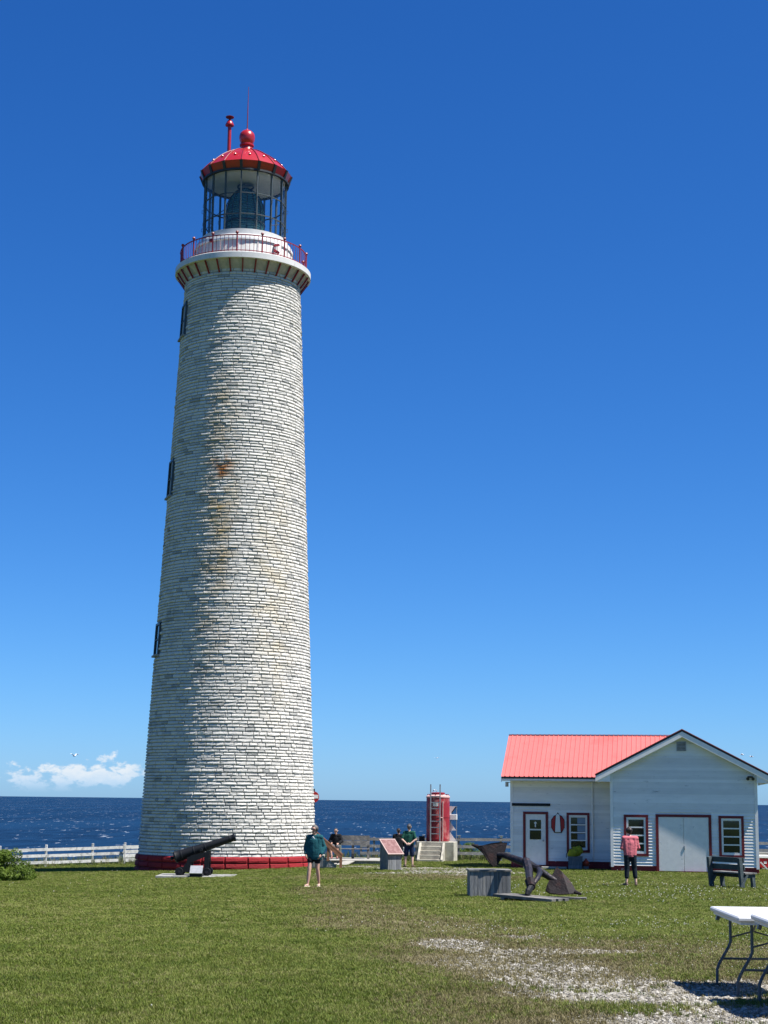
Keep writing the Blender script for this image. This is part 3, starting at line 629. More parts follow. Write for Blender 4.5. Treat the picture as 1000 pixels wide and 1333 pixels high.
# roof
MB().lathe([(1.96, zl(30.10)), (1.2, zl(30.35)), (.3, zl(30.55)), (.05, zl(30.56))], 32).build('lantern_ceiling', M['ceiling'], LH, smooth=True)
for k in range(N16):
    a = PH + 2 * math.pi * k / N16; MB().ends(pol(1.9, a, zl(30.105)), pol(.35, a, zl(30.525)), .02, .02).build('ceiling_seam', M['mullion'], LH)
DP = [(2.08, 30.50), (1.82, 30.80), (1.50, 31.10), (1.12, 31.38), (.72, 31.60), (.33, 31.74)]
def arc(t):
    q = t * 5; return (float(np.interp(q, range(6), [p[0] for p in DP])), float(np.interp(q, range(6), [p[1] for p in DP])))
roofc = MB().lathe([(2.0, zl(30.46)), (1.4, zl(31.05)), (.3, zl(31.6))], 32).build('lantern_roof', M['lred'], LH, smooth=True)
for k in range(N16):
    a = PH + 2 * math.pi * k / N16; a2 = a + 2 * math.pi / N16
    mb = MB(); vs = []; T_ = [i / 9 for i in range(10)]
    for t in T_:
        r_, z_ = arc(t)
        for s in (0, .5, 1): 
            aa = a + (a2 - a) * s; rr_ = r_ * (1 if s != .5 else 1.0 * math.cos(math.pi / N16) + .012)
            vs.append(pol(rr_, aa, zl(z_)))
    mb.add(vs, [(i * 3 + s, i * 3 + s + 1, i * 3 + s + 4, i * 3 + s + 3) for i in range(9) for s in (0, 1)])
    mb.build('roof_panel', M['lred'], roofc, smooth=True)
    MB().tube([pol(arc(t)[0] + .012, a, zl(arc(t)[1]) + .012) for t in T_], .022, 5).build('roof_seam', M['dkred'], roofc, smooth=True)
    # fascia: outward flared eave segment and the dark clip on each corner
    e0, e1, e2 = (2.04, 30.53), (2.17, 30.47), (2.00, 30.13)
    mb = MB(); mb.add([pol(r_, aa, zl(z_)) for aa in (a, a2) for (r_, z_) in (e0, e1, e2, (2.0, 30.10), (1.95, 30.5))], [(0, 1, 6, 5), (1, 2, 7, 6), (2, 3, 8, 7), (3, 4, 9, 8)])
    mb.build('eave_fascia', M['lred'], LH)
    MB().ends(pol(2.17, a, zl(30.46)), pol(2.02, a, zl(30.09)), .13, .06, up=pol(1, a, 0)).build('eave_clip', M['dark'], LH)
    MB().ball(pol(1.72, (a + a2) / 2, zl(30.91)), .06, 8).build('roof_bolt', M['lred'], LH, smooth=True)
MB().lathe([(1.9, zl(30.04)), (2.04, zl(30.04)), (2.04, zl(30.12)), (1.9, zl(30.12))], 32, close=True, ph=PH).build('head_ring', M['dark'], LH)
bz = zl(32.42)
MB().lathe([(.40, zl(31.66)), (.34, zl(31.74)), (.30, zl(31.80)), (.28, zl(31.95)), (.34, zl(31.99)), (.34, zl(32.06)), (.28, zl(32.10)), (.33, zl(32.2)), (.37, zl(32.36)), (.37, zl(32.48)), (.33, zl(32.62)), (.22, zl(32.74)), (.08, zl(32.80)), (.03, zl(32.88))], 24).build('roof_ball', M['lred'], LH, smooth=True)
MB().tube([(0, 0, zl(32.8)), (0, 0, zl(33.8)), (.01, 0, zl(35.0))], [.03, .022, .010], 6).build('lightning_rod', M['dkred'], LH)
pa = math.radians(-62); pc = pol(.90, pa, 0)
MB().tube([(pc.x, pc.y, zl(31.2)), (pc.x, pc.y, zl(33.1))], .085, 12).build('vent_pipe', M['lred'], LH, smooth=True)
MB().lathe([(.20, zl(32.83)), (.21, zl(32.87)), (.12, zl(33.05)), (.07, zl(33.10))], 16, (pc.x, pc.y, 0)).build('vent_hood', M['lred'], LH, smooth=True)
MB().tube([(pc.x, pc.y, zl(33.1)), (pc.x, pc.y, zl(33.26))], .05, 8).build('vent_neck', M['dkred'], LH)
MB().lathe([(.19, zl(33.24)), (.20, zl(33.27)), (.10, zl(33.32)), (.02, zl(33.33))], 16, (pc.x, pc.y, 0)).build('vent_cap', M['dkred'], LH, smooth=True)

# ------------------------------------------------------------------ house
HY = math.radians(-9.8)
h0 = px(795.5, 1128, 65.0); HO = Vector((h0.x, h0.y, -1.04))
HS = thing('white_house', 'white clapboard house with salmon metal roof and red trimmed windows and doors', 'house', HO, HY)
HM = Matrix.Rotation(HY, 3, 'Z'); HI = HM.inverted()
def hl(u, v, ly):                   # photo position on the house plane y = ly, in house coordinates
    d = HI @ ray(u, v); e = HI @ (EYE - HO); t = (ly - e.y) / d.y; return e + d * t
HW = hl(988, 1100, 0).x; WX = hl(664.5, 1080, 3.0).x; RC = 3.0; PITCHR = .52; PK = 5.60; EV = .33
OH = .56; ROH = .28                  # eave and rake overhangs
cx = HW / 2
def rooftop(x): return PK - PITCHR * abs(x - cx)
FT = .30
DEPTH = 9.0
# foundations
fd = MB().box((cx, DEPTH / 2 + .06, FT / 2 - .25), (HW - .02, DEPTH, FT + .5)).build('foundation', M['foundation'], HS)
MB().box((WX / 2 + .1, RC + 3.0, FT / 2 - .25), (-WX + .15, 5.88, FT + .5)).build('foundation', M['foundation'], HS)
# wall cores
wt = rooftop(0) - .14
wallg = MB().prism([(0, .06, FT), (HW, .06, FT), (HW, .06, wt), (cx, .06, PK - .16), (0, .06, wt)], (0, DEPTH, 0)).build('gable_wall', M['clap'], HS)
wz1 = 3.80
wallw = MB().prism([(WX, RC + .06, FT), (WX, RC + 6.0, FT), (WX, RC + 6.0, wz1), (WX, RC + 3.0, 5.35), (WX, RC + .06, wz1)], (-WX + .04, 0, 0)).build('wing_wall', M['clap'], HS)
def clap_front(parent, x0, x1, z0, topf, y, holes):
    e = .116; z = z0; k = 0
    while True:
        zt = z + e; xa, xb = x0, x1
        segs = [(xa, xb)]
        for (hx0, hx1, hz0, hz1) in holes:
            if zt > hz0 + .01 and z < hz1 - .01:
                ns = []
                for (a, b) in segs:
                    if hx1 <= a or hx0 >= b: ns.append((a, b)); continue
                    if hx0 > a: ns.append((a, hx0))
                    if hx1 < b: ns.append((hx1, b))
                segs = ns
        done = True
        for (a, b) in segs:
            # clip to the roof line
            a_, b_ = topf(zt, a, b)
            if b_ - a_ < .05: continue
            done = False; a2, b2 = topf(z, a, b)
            w = random.uniform(-.0015, .0015)
            yb, yt = y - .045 + w, y - .004 + w          # butt stands proud, top tucks in
            mb = MB(); mb.add([(a2, yb, z), (b2, yb, z), (b_, yt, zt + .006), (a_, yt, zt + .006), (a2, y + .0, z), (b2, y + .0, z), (b_, y + .002, zt + .006), (a_, y + .002, zt + .006)], [(0, 1, 2, 3), (0, 4, 5, 1), (0, 3, 7, 4), (1, 5, 6, 2), (4, 7, 6, 5), (3, 2, 6, 7)])
            mb.build('clapboard', M['clap'], parent)
        z = zt; k += 1
        if done and k > 3: break
        if k > 80: break
def topg(z, a, b):
    lim = (PK - .17 - z) / PITCHR
    return max(a, cx - lim), min(b, cx + lim)
def topw(z, a, b): return (a, b) if z < wz1 - .02 else (0, 0)
def rect(u0, v0, u1, v1, ly):
    a = hl(u0, v0, ly); b = hl(u1, v1, ly); return min(a.x, b.x), max(a.x, b.x)
GWL = (*rect(812, 1059, 844.6, 1110, 0), .645, 2.25); GWR = (*rect(935.3, 1062, 969.5, 1114, 0), .645, 2.25); GD = (*rect(853.4, 1060, 927.5, 1131, 0), -.02, 2.28)
WD = (*rect(681, 1056, 714, 1120, RC), .10, 2.30); WW = (*rect(737.5, 1057, 768, 1106, RC), .66, 2.28)
clap_front(wallg, .11, HW - .11, FT - .02, topg, .06, [GWL, GWR, GD])
clap_front(wallw, WX + .11, -.005, FT - .0, topw, RC + .06, [WD, WW])
# corner boards
for x in (.055, HW - .055): B('corner_board', (x, .032, (FT + wt) / 2 - .05), (.115, .06, wt - FT + .06), M['trimw'], HS)
B('corner_board', (WX + .055, RC + .032, (FT + wz1) / 2 - .03), (.115, .06, wz1 - FT + .0), M['trimw'], HS)
pxx = hl(771.5, 1080, RC).x
B('downpipe', (pxx, RC - .02, 2.05), (.07, .07, 3.4), M['trimw'], HS, bev=.015)
def window(r, y, parent, name='window'):
    x0, x1, z0, z1 = r; c = .10; wroot = MB()
    wroot.box(((x0 + x1) / 2, y + .029, z1 - c / 2), (x1 - x0, .06, c)); wroot.box(((x0 + x1) / 2, y + .029, z0 + c / 2), (x1 - x0, .06, c))
    for x in (x0 + c / 2, x1 - c / 2): wroot.box((x, y + .026, (z0 + z1) / 2), (c, .06, z1 - z0 - 2 * c - .004))
    w = wroot.build(name, M['redtrim'], parent)
    s = .075; a0, a1, b0, b1 = x0 + c, x1 - c, z0 + c, z1 - c
    sm_ = MB()
    for x in (a0 + s / 2, a1 - s / 2): sm_.box((x, y + .034, (b0 + b1) / 2), (s, .045, b1 - b0 - .004))
    for z_ in (b0 + s / 2, b1 - s / 2): sm_.box(((a0 + a1) / 2, y + .034, z_), (a1 - a0 - 2 * s - .002, .045, s))
    sm_.build('sash', M['trimw'], w)
    n = 4; g0, g1 = b0 + s, b1 - s; st = (g1 - g0) / n
    for k in range(n):
        B('pane', ((a0 + a1) / 2, y + .048, g0 + st * (k + .5)), (a1 - a0 - 2 * s, .012, st - .05), M['glassdark'], w)
        if k: B('glazing_bar', ((a0 + a1) / 2, y + .036, g0 + st * k), (a1 - a0 - 2 * s - .004, .032, .05), M['trimw'], w)
    return w
window(GWL, .0, HS); window(GWR, .0, HS); ww_ = window(WW, RC, HS)
# pale blind behind part of the wing window
xa, xb, za, zb = WW
for k_ in range(3): B('blind', (xb - .175 - (xb - xa) * .17, RC + .038, zb - .175 - .155 - k_ * .323), ((xb - xa) * .36, .004, .235), M['blind'] if 'blind' in M else M.setdefault('blind', mat('pale_blue_blind', (.20, .27, .36), .7, .08, 5)), ww_)
# gable double doors
x0, x1, z0, z1 = GD; c = .10
dm = MB().box(((x0 + x1) / 2, .027, z1 - c / 2), (x1 - x0, .06, c))
for x in (x0 + c / 2, x1 - c / 2): dm.box((x, .024, (z1 + z0 - c) / 2 + .03), (c, .06, z1 - z0 - c - .06))
dd = dm.build('garage_door', M['redtrim'], HS)
xm = (x0 + x1) / 2
for s in (-1, 1): B('door_leaf', (xm + s * (x1 - x0 - 2 * c) / 4, .036, (z1 - c + .09) / 2), ((x1 - x0 - 2 * c) / 2 - .012, .04, z1 - c - .10), M['white'], dd, bev=.008)
B('door_latch', (xm + .02, .008, 1.0), (.05, .03, .14), M['steel'], dd)
B('threshold', (xm, -.05, .02), (x1 - x0 + .1, .26, .06), M['redtrim'], dd)
# wing door
x0, x1, z0, z1 = WD
dm = MB().box(((x0 + x1) / 2, RC + .027, z1 - c / 2), (x1 - x0, .06, c))
for x in (x0 + c / 2, x1 - c / 2): dm.box((x, RC + .024, (z1 + z0 - c) / 2), (c, .06, z1 - z0 - c - .004))
wd_ = dm.build('entrance_door', M['redtrim'], HS)
B('door_leaf', ((x0 + x1) / 2, RC + .036, (z1 - c + z0 + .03) / 2), (x1 - x0 - 2 * c - .01, .04, z1 - c - z0 - .03), M['white'], wd_, bev=.008)
dl = x0 + c; dw = x1 - x0 - 2 * c
for k_, (a, b) in enumerate(((.40, .58), (.62, .80))):
    H_ = z1 - c - z0; zz = z0 + H_ * (.525 + .205 * k_); 
    B('door_pane', ((x0 + x1) / 2 - .01, RC + .012, zz + .15), (.47, .012, .37), M['glassdark'], wd_)
zz = z0 + (z1 - c - z0) * .73 + .18
MB().tube([((x0 + x1) / 2 - .01, RC + .004, zz + .03), ((x0 + x1) / 2 - .01, RC - .002, zz + .03)], .05, 10).box(((x0 + x1) / 2 - .01, RC + .001, zz - .07), (.045, .006, .15)).build('door_marker', M['whitecard'], wd_)
B('letter_slot', ((x0 + x1) / 2 - .01, RC + .012, z0 + 1.06), (.16, .012, .035), M['steel'], wd_)
MB().ball((x1 - c - .10, RC - .03, z0 + 1.02), .04, 10).tube([(x1 - c - .10, RC + .03, z0 + 1.02), (x1 - c - .10, RC - .05, z0 + 1.02)], .02, 8).build('door_knob', M['steel'], wd_)
B('door_step', ((x0 + x1) / 2 + .42, RC - .35, .03), (1.75, .7, .09), M['deck'], HS)
# black name strip and octagonal emblem with a white tower
a = hl(666.5, 1047, RC); b = hl(716.4, 1047, RC)
B('name_strip', ((a.x + b.x) / 2, RC + .015, 2.59), (b.x - a.x, .03, .115), M['black'], HS)
a = hl(717.5, 1070, RC); b = hl(735, 1070, RC); ex = (a.x + b.x) / 2; ew = b.x - a.x; ez = 1.83; eh = .76
oc = [(-.5, -.22), (-.5, .20), (-.28, .42), (-.12, .46), (0, .60), (.12, .46), (.28, .42), (.5, .20), (.5, -.22), (.28, -.5), (-.28, -.5)]
em = MB().prism([(ex + p[0] * ew, RC + .034, ez + p[1] * eh) for p in oc], (0, -.03, 0)).build('emblem_sign', M['black'], HS)
MB().prism([(ex + p[0] * ew * .92, RC + .003, ez + (p[1] * .92) * eh) for p in [q for q in oc if abs(q[0]) > .2]], (0, -.008, 0)).build('emblem_field', M['emblemred'], em)
MB().prism([(ex + p[0] * ew, RC - .006, ez + p[1] * eh) for p in ((-.25, -.47), (-.20, .30), (.20, .30), (.25, -.47))], (0, -.006, 0)).build('emblem_outline', M['black'], em)
MB().prism([(ex + p[0] * ew, RC - .013, ez + p[1] * eh) for p in ((-.21, -.46), (-.15, .26), (-.13, .44), (0, .53), (.13, .44), (.15, .26), (.21, -.46))], (0, -.006, 0)).build('emblem_tower', M['whitecard'], em)
# gable vent, flood lamps, wall lamp
vx = hl(887, 973, 0).x
vt = B('gable_vent', (vx, .02, 4.93), (.38, .05, .36), M['steel'], HS)
for k_ in range(6): B('vent_slat', (vx, -.012, 4.79 + k_ * .055), (.33, .03, .018), M['wood'], vt, Euler((.5, 0, 0)))
for d_ in (-.07, .07): MB().lathe([(.03, 0), (.065, .12), (.06, .14)], 12, (HW - .26 + d_, -.10, 3.72), Euler((1.9, 0, d_ * 4)).to_matrix()).build('flood_lamp', M['dark'], HS)
B('flood_lamp_bracket', (HW - .26, -.02, 3.76), (.2, .06, .06), M['dark'], HS)
MB().tube([(WX - .16, RC + .2, 3.32), (WX - .16, RC + .2, 3.52)], .07, 10).ends((WX, RC + .2, 3.5), (WX - .16, RC + .2, 3.5), .03, .03).build('wall_lamp', M['steel'], HS)
# roofs -------------------------------------------------------------
sl_ = math.hypot(1, PITCHR)
for s in (-1, 1):
    ex_ = cx + s * (cx + OH); ez_ = rooftop(ex_)
    rf = MB().prism([(cx, -ROH, PK - .03), (ex_, -ROH, ez_ - .03), (ex_, -ROH, ez_ - .09), (cx, -ROH, PK - .10)], (0, DEPTH + 2 * ROH, 0)).build('gable_roof', M['dark'], HS)
    MB().prism([(cx, -ROH - .02, PK + .012), (ex_ + s * .03, -ROH - .02, ez_ - .004), (ex_ + s * .03, -ROH - .02, ez_ - .026), (cx, -ROH - .02, PK - .012)], (0, DEPTH + 2 * ROH, 0)).build('roof_sheet', M['roofred'], rf)
    # rake fascia board and its boxed lower end
    MB().prism([(cx, -ROH, PK - .098), (ex_, -ROH, ez_ - .088), (ex_, -ROH, ez_ - .30), (cx + s * .0, -ROH, PK - .31)], (0, .035, 0)).build('rake_board', M['trimw'], HS)
    MB().prism([(cx, -ROH + .035, PK - .20), (ex_ - s * .02, -ROH + .035, ez_ - .20), (ex_ - s * .02, -ROH + .035, ez_ - .22), (cx, -ROH + .035, PK - .22)], (0, ROH - .04, 0)).build('rake_soffit', M['trimw'], HS)
    xw = ex_ - s * (OH + .02); MB().prism([(ex_ - s * .002, -ROH + .037, ez_ - .30), (xw, -ROH + .037, ez_ - .30), (xw, -ROH + .037, rooftop(xw) - .11), (ex_ - s * .002, -ROH + .037, ez_ - .095)], (0, ROH + .05, 0)).build('eave_box', M['trimw'], HS)
    MB().box((ex_ - s * .03, DEPTH / 2, ez_ - .19), (.035, DEPTH, .20)).build('eave_board', M['trimw'], HS)
# wing roof: sheets with ribs, front slope towards the viewer
ye = RC - OH; zr = 5.60; yr = RC + 3.0; ze = zr - PITCHR * (yr - ye); xl = WX - .30
xr = cx - .0
wr = MB().prism([(xl, ye, ze - .03), (xl, yr, zr - .03), (xl, yr + (yr - ye), ze - .03), (xl, yr + (yr - ye), ze - .10), (xl, yr, zr - .10), (xl, ye, ze - .10)], (-xl + .1, 0, 0)).build('wing_roof', M['dark'], HS)
def valley(y):                       # the main gable roof comes through here: stop the sheets at it
    z_ = ze + PITCHR * (y - ye); return cx - (PK - z_) / PITCHR
sw = .80; x = xl - .03; 
while x < cx - .05:
    x2 = min(x + sw, cx)
    mb = MB(); prof = []; q = x
    rib = .20
    k_ = 0
    while q < x2 - .001:
        prof += [(q, 0), (q + rib * .70, 0), (q + rib * .78, .030), (q + rib * .92, .030)]; q += rib
    prof.append((min(q, x2), 0)); prof = [(a, b) for a, b in prof if a <= x2 + 1e-6]
    vs = []; 
    for (qx, hz) in prof:
        for t in (0, 1):
            y_ = (ye - .03) if t == 0 else yr
            if t == 0:
                # start of the sheet: eave, or the valley line for sheets behind the gable
                if qx > -OH + .0: y_ = max(y_, ye + (zr - (PK - rooftop(qx)) - zr + (rooftop(qx) - ze)) / PITCHR - .02)
            z_ = ze + PITCHR * (y_ - ye)
            vs.append((qx, y_ - hz * .46, z_ + hz * .88))
    n = len(prof); fs = [(i * 2, (i + 1) * 2, (i + 1) * 2 + 1, i * 2 + 1) for i in range(n - 1)]
    mb.add(vs, fs); mb.build('roof_sheet', M['roofred'], wr)
    x = x2
MB().ends((xl - .03, yr, zr + .020), (cx, yr, zr + .020), .18, .012).build('ridge_cap', M['roofred'], wr)
B('eave_board', ((xl - OH) / 2, ye + .0, ze - .135), (-xl - OH, .03, .075), M['trimw'], HS)
B('eave_edge', ((xl - OH) / 2, ye - .012, ze - .07), (-xl - OH + .02, .03, .06), M['dark'], HS)
B('eave_soffit', ((xl) / 2, (ye + RC + .06) / 2, ze - .19), (-xl - .02, OH - .02, .02), M['trimw'], HS)
MB().prism([(xl, ye, ze - .06), (xl, yr, zr - .06), (xl, yr, zr - .24), (xl, ye, ze - .24)], (-.03, 0, 0)).build('rake_board', M['trimw'], HS)

# ------------------------------------------------------------------ fences, deck, bench by the sea
def fence(label, posts, rails, mt, ph, group, pw=.11, rh=.14, caps=None, front=-.075):
    p0 = posts[0]; f = thing('rail_fence', label, 'fence', p0, 0, group)
    loc = [p - p0 for p in posts]
    for i, p in enumerate(loc):
        po = B('post', (p.x, p.y, p.z + ph / 2 - .1), (pw, pw, ph + .2), mt, f, Euler((0, random.uniform(-.015, .015), 0)), .008)
        if caps and i in caps: B('post_lamp', (p.x, p.y - .02, p.z + ph + .09), (.24, .2, .03), M['steel'], po); B('lamp_body', (p.x + .03, p.y - .02, p.z + ph + .04), (.10, .10, .09), M['whitecard'], po)
    for i in range(len(loc) - 1):
        for h in rails:
            a, b = loc[i], loc[i + 1]; j = random.uniform(-.012, .012)
            MB().ends((a.x - .04, a.y + front, a.z + h + j), (b.x + .04, b.y + front - .004, b.z + h + random.uniform(-.012, .012)), .035, rh).build('rail', mt, f)
    return f
fl = [gp(u, 1120, d) for u, d in ((-70, 78.9), (-1, 80.2), (59.5, 81.5), (120, 83.0), (162, 84.1))]
fence('whitewashed three rail fence along the cliff left of the lighthouse', fl, (.22, .54, .84), M['fencew'], 1.08, None)
fg = [gp(161.5, 1120, 83.8), gp(184, 1120, 84.5), gp(205, 1120, 85.2)]
fence('short whitewashed fence section with close rails touching the lighthouse base', fg, (.20, .42, .62, .84), M['fencew'], .98, None, rh=.17)
fr_ = [gp(u, 1115, 82.0) for u in (470, 487, 542, 597, 652, 690)]
fence('grey weathered three rail fence behind the red tank', fr_, (.34, .68, 1.02), M['fenceg'], 1.12, None, caps=(3, 4))
fr2 = [gp(u, 1115, 80.0) for u in (955, 1010)]
fence('grey rail fence showing right of the white house', fr2, (.34, .68, 1.02), M['fenceg'], 1.15, None)

# boardwalk deck
dk = gp(460, 1118, 75.0); DKH = .20
xa = px(424, 1115, 75).x - dk.x; xb = px(512, 1115, 75).x - dk.x
DK = thing('wooden_deck', 'low pale wooden deck under the grey bench by the sea fence', 'deck', dk)
for k in range(22):
    y = -1.0 + k * .145
    B('plank', ((xa + xb) / 2 + random.uniform(-.04, .04), y, DKH - .02), (xb - xa, .138, .035), M['deck'], DK)
for y in (-.98, .5, 2.0): B('joist', ((xa + xb) / 2, y, DKH - .15), (xb - xa - .1, .06, .20), M['woodv'], DK)
dx_ = px(455, 1118, 74).x - dk.x
MB().ends((dx_, -1.05, DKH - .04), (dx_ - .35, -1.9, .01), .5, .035, ).build('ramp_board', M['deck'], DK)
# bench with a tall plank back
bd = Vector((dk.x, dk.y + .9, dk.z + DKH)); bxl = px(438, 1100, 76).x - bd.x; bxr = px(481, 1100, 76).x - bd.x
BN = thing('plank_bench', 'grey bench with tall plank back on the wooden deck', 'bench', bd)
for x in (bxl + .12, (bxl + bxr) / 2, bxr - .05): B('post', (x, .27, .52), (.12, .10, 1.04), M['wood'], BN)
for h in (.70, .93): B('back_board', ((bxl + bxr) / 2, .20, h), (bxr - bxl, .035, .215), M['wood'], BN)
for y in (-.22, -.06, .10): B('seat_board', ((bxl + bxr) / 2, y, .44), (bxr - bxl, .15, .035), M['wood'], BN)
for x in (bxl + .12, bxr - .05): B('leg', (x, -.2, .21), (.10, .10, .42), M['wood'], BN); B('seat_bearer', (x, .0, .40), (.06, .5, .045), M['wood'], BN)

# steps with a brown handrail beside the lighthouse door
sg = gp(443, 1126, 67.4)
ST_ = thing('entrance_steps', 'short wooden steps with brown handrail beside the lighthouse base', 'steps', sg)
for k in range(4):
    B('tread', (-.30 - .26 * k, .55, .17 * (k + 1) - .02), (.30, 1.15, .04), M['deck'], ST_)
    if k: B('riser', (-.165 - .26 * k, .55, .17 * k + .06), (.025, 1.1, .11), M['woodv'], ST_)
MB().prism([(-.16, .0, 0), (-1.25, .0, 0), (-1.25, .0, .64), (-.95, .0, .64), (-.16, .0, .12)], (0, .04, 0)).build('stringer', M['woodv'], ST_)
for k in range(7): B('side_board', (-.30 - .13 * k, -.012, .03 + min(.26, .10 + .04 * k) / 1), (.115, .02, min(.5, .18 + .07 * k)), M['woodv'], ST_)
for x, z0_, z1_ in ((0.02, -.1, .60), (-.50, .30, 1.02), (-1.05, .6, 1.45)): B('handrail_post', (x, -.02, (z0_ + z1_) / 2), (.11, .11, z1_ - z0_), M['brown'], ST_)
MB().ends((.09, -.02, .55), (-1.15, -.02, 1.58), .16, .05).build('handrail', M['brown'], ST_)
MB().ends((.05, -.08, .47), (-1.12, -.08, 1.44), .03, .17).build('handrail_board', M['brown'], ST_)

# sign on a pole half hidden by the tower
sp_ = gp(407.5, 1115, 76.5); zc = px(408, 1037.5, 76.5).z - sp_.z
SG = thing('pole_sign', 'round red and white sign on a dark pole half hidden behind the lighthouse', 'sign', sp_)
MB().tube([(0, 0, -.2), (0, 0, zc + .38)], .035, 8).build('pole', M['dark'], SG)
Rm = Matrix.Rotation(math.pi / 2, 3, 'X')
MB().lathe([(.26, -.03), (.26, .03)], 28, (-.02, -.06, zc), Rm).build('disc', M['emblemred'], SG)
MB().box((-.02, -.094, zc + .02), (.44, .008, .16)).build('white_band', M['whitecard'], SG)

# interpretive panel
ip_ = gp(509, 1130, 64.0)
IP = thing('information_panel', 'sloped pinkish information panel on a weathered wooden stand', 'information panel', ip_, math.radians(35))
pw_, pd_, hf, hb = .64, .52, .66, 1.12
for k in range(8): x = -pw_ / 2 + pw_ / 8 * (k + .5); B('front_board', (x, -pd_ / 2 + .02, hf / 2 - .02), (pw_ / 8 - .008, .025, hf - .0), M['woodv'], IP)
for k in range(4):
    y0 = -pd_ / 2 + .03 + (pd_ - .03) / 4 * k; y1 = y0 + (pd_ - .03) / 4 - .007
    for x in (-pw_ / 2 - .012, pw_ / 2 - .012): MB().prism([(x, y0, 0), (x, y1, 0), (x, y1, hf + (hb - hf) * (y1 / pd_ + .5) - .04), (x, y0, hf + (hb - hf) * (y0 / pd_ + .5) - .04)], (.024, 0, 0)).build('side_board', M['woodv'], IP)
B('back_board', (0, pd_ / 2 + .005, hb / 2 - .03), (pw_ + .02, .02, hb - .06), M['woodv'], IP)
an_ = math.atan2(hb - hf, pd_); pl_ = MB().box((0, -.02, (hf + hb) / 2 + .0), (pw_ + .12, math.hypot(pd_, hb - hf) + .16, .045), Euler((an_, 0, 0)), .006).build('panel_frame', M['plaqueedge'], IP)
MB().box(Vector((0, -.02, (hf + hb) / 2)) + Euler((an_, 0, 0)).to_matrix() @ Vector((0, 0, .026)), (pw_ + .02, math.hypot(pd_, hb - hf) + .06, .008), Euler((an_, 0, 0))).build('panel_face', M['plaque'], pl_)
B('footing', (.28, -.22, -.02), (1.15, .42, .08), M['slab'], IP, Euler((0, 0, math.radians(-35))))

# ------------------------------------------------------------------ red tank on its concrete block
tk = gp(566, 1117, 80.0)
TKX = px(567.2, 1060, 80.6).x - tk.x
PB = thing('concrete_platform', 'concrete block with steps carrying the red tank', 'platform', tk, math.radians(-9))
ph_ = .92; wl_ = (593 - 543) / 2100 * 80.5 * .96
B('block', (0.02, .75, ph_ / 2 - .15), (wl_, 1.5, ph_ + .3), M['concrete'], PB, bev=.02)
for k in range(4):
    d_ = .24 * (4 - k)
    B('step', (-.17, -d_ / 2 - .002 + .0, .1125 + .2 * k - .1), (1.02, d_, .19), M['concrete'], PB, bev=.012)
for x in (-.74, .40): MB().prism([(x, .0, 0), (x, -.98, 0), (x, -.98, .10), (x, -.1, ph_ - .05), (x, .0, ph_ - .05)], (.10, 0, 0)).build('step_wall', M['concrete'], PB)
TK = thing('red_tank', 'upright red steel tank with grey ladder on the concrete platform', 'tank', tk + Matrix.Rotation(math.radians(-9), 3, 'Z') @ Vector((TKX, .78, ph_)), math.radians(-9))
th_ = 2.24; tr_ = .57
MB().lathe([(tr_ - .04, 0), (tr_, .04), (tr_, th_ - .12), (tr_ - .01, th_ - .06)], 40).build('shell', M['tank'], TK, smooth=True)
MB().lathe([(tr_ + .015, th_ - .13), (tr_ + .02, th_ - .07), (tr_ - .06, th_ - .01), (.25, th_ + .03), (.02, th_ + .04)], 40).build('top', M['tankpale'], TK, smooth=True)
for z_ in (.10, 1.15): MB().lathe([(tr_ - .01, z_), (tr_ + .012, z_ + .005), (tr_ + .012, z_ + .035), (tr_ - .01, z_ + .04)], 40).build('weld_band', M['tank'], TK)
MB().lathe([(.32, th_ + .03), (.34, th_ + .05), (.34, th_ + .11), (.30, th_ + .13), (.02, th_ + .14)], 24).build('manhole_cover', M['dkred'], TK, smooth=True)
for k in range(10):
    a = 2 * math.pi * k / 10 + .2; MB().tube([(.5 * math.cos(a), .5 * math.sin(a), th_ - .02), (.5 * math.cos(a), .5 * math.sin(a), th_ + .05)], .028, 6).build('top_bolt', M['dkred'], TK)
MB().tube([(-.16 + .09 * math.cos(t), 0, th_ + .16 + .10 * math.sin(t)) for t in [math.pi * i / 8 for i in range(9)]], .022, 6).build('lifting_ring', M['steel'], TK)
B('plate', (-.05, -tr_ - .005, 1.78), (.26, .02, .16), M['whitecard'], TK)
MB().tube([(.30, -tr_ + .06, .05), (.30, -tr_ + .06, th_ - .3)], .025, 6).tube([(.30, -tr_ + .06, 1.15), (.14, -tr_ - .06, 1.15)], .02, 6).build('side_pipe', M['tankpale'], TK)
LD = MB()
for x in (-.28, .18): LD.box((x, -tr_ - .09, 1.38), (.055, .07, 2.75))
LDo = LD.build('ladder', M['steel'], TK)
for k in range(7): B('rung', (-.05, -tr_ - .09, .38 + .30 * k), (.42, .035, .04), M['steel'], LDo)
MK = thing('daymark_frame', 'white triangular daymark plates and box on a frame right of the tank', 'frame', tk + Matrix.Rotation(math.radians(-9), 3, 'Z') @ Vector((.82, 1.05, ph_)), math.radians(-9))
for x in (-.16, .12): B('upright', (x, 0, .86), (.035, .035, 1.72), M['steel'], MK)
for k, z_ in enumerate((.02, .52, 1.24)): MB().prism([(-.22, -.03, z_), (.10, -.03, z_ + .46 if k == 2 else z_ + .02), (-.22, -.03, z_ + .46)], (0, .02, 0)).build('plate', M['whitecard'], MK)
B('box', (-.02, -.05, 1.18), (.34, .22, .26), M['whitecard'], MK, bev=.01)
MB().ends((.10, -.06, 1.68), (-.12, -.06, 1.38), .02, .05).build('brace', M['dark'], MK)
SB = thing('black_lamp_box', 'small black box with a white cap at the left edge of the platform', 'box', tk + Matrix.Rotation(math.radians(-9), 3, 'Z') @ Vector((-.72, .65, ph_)), math.radians(-9))
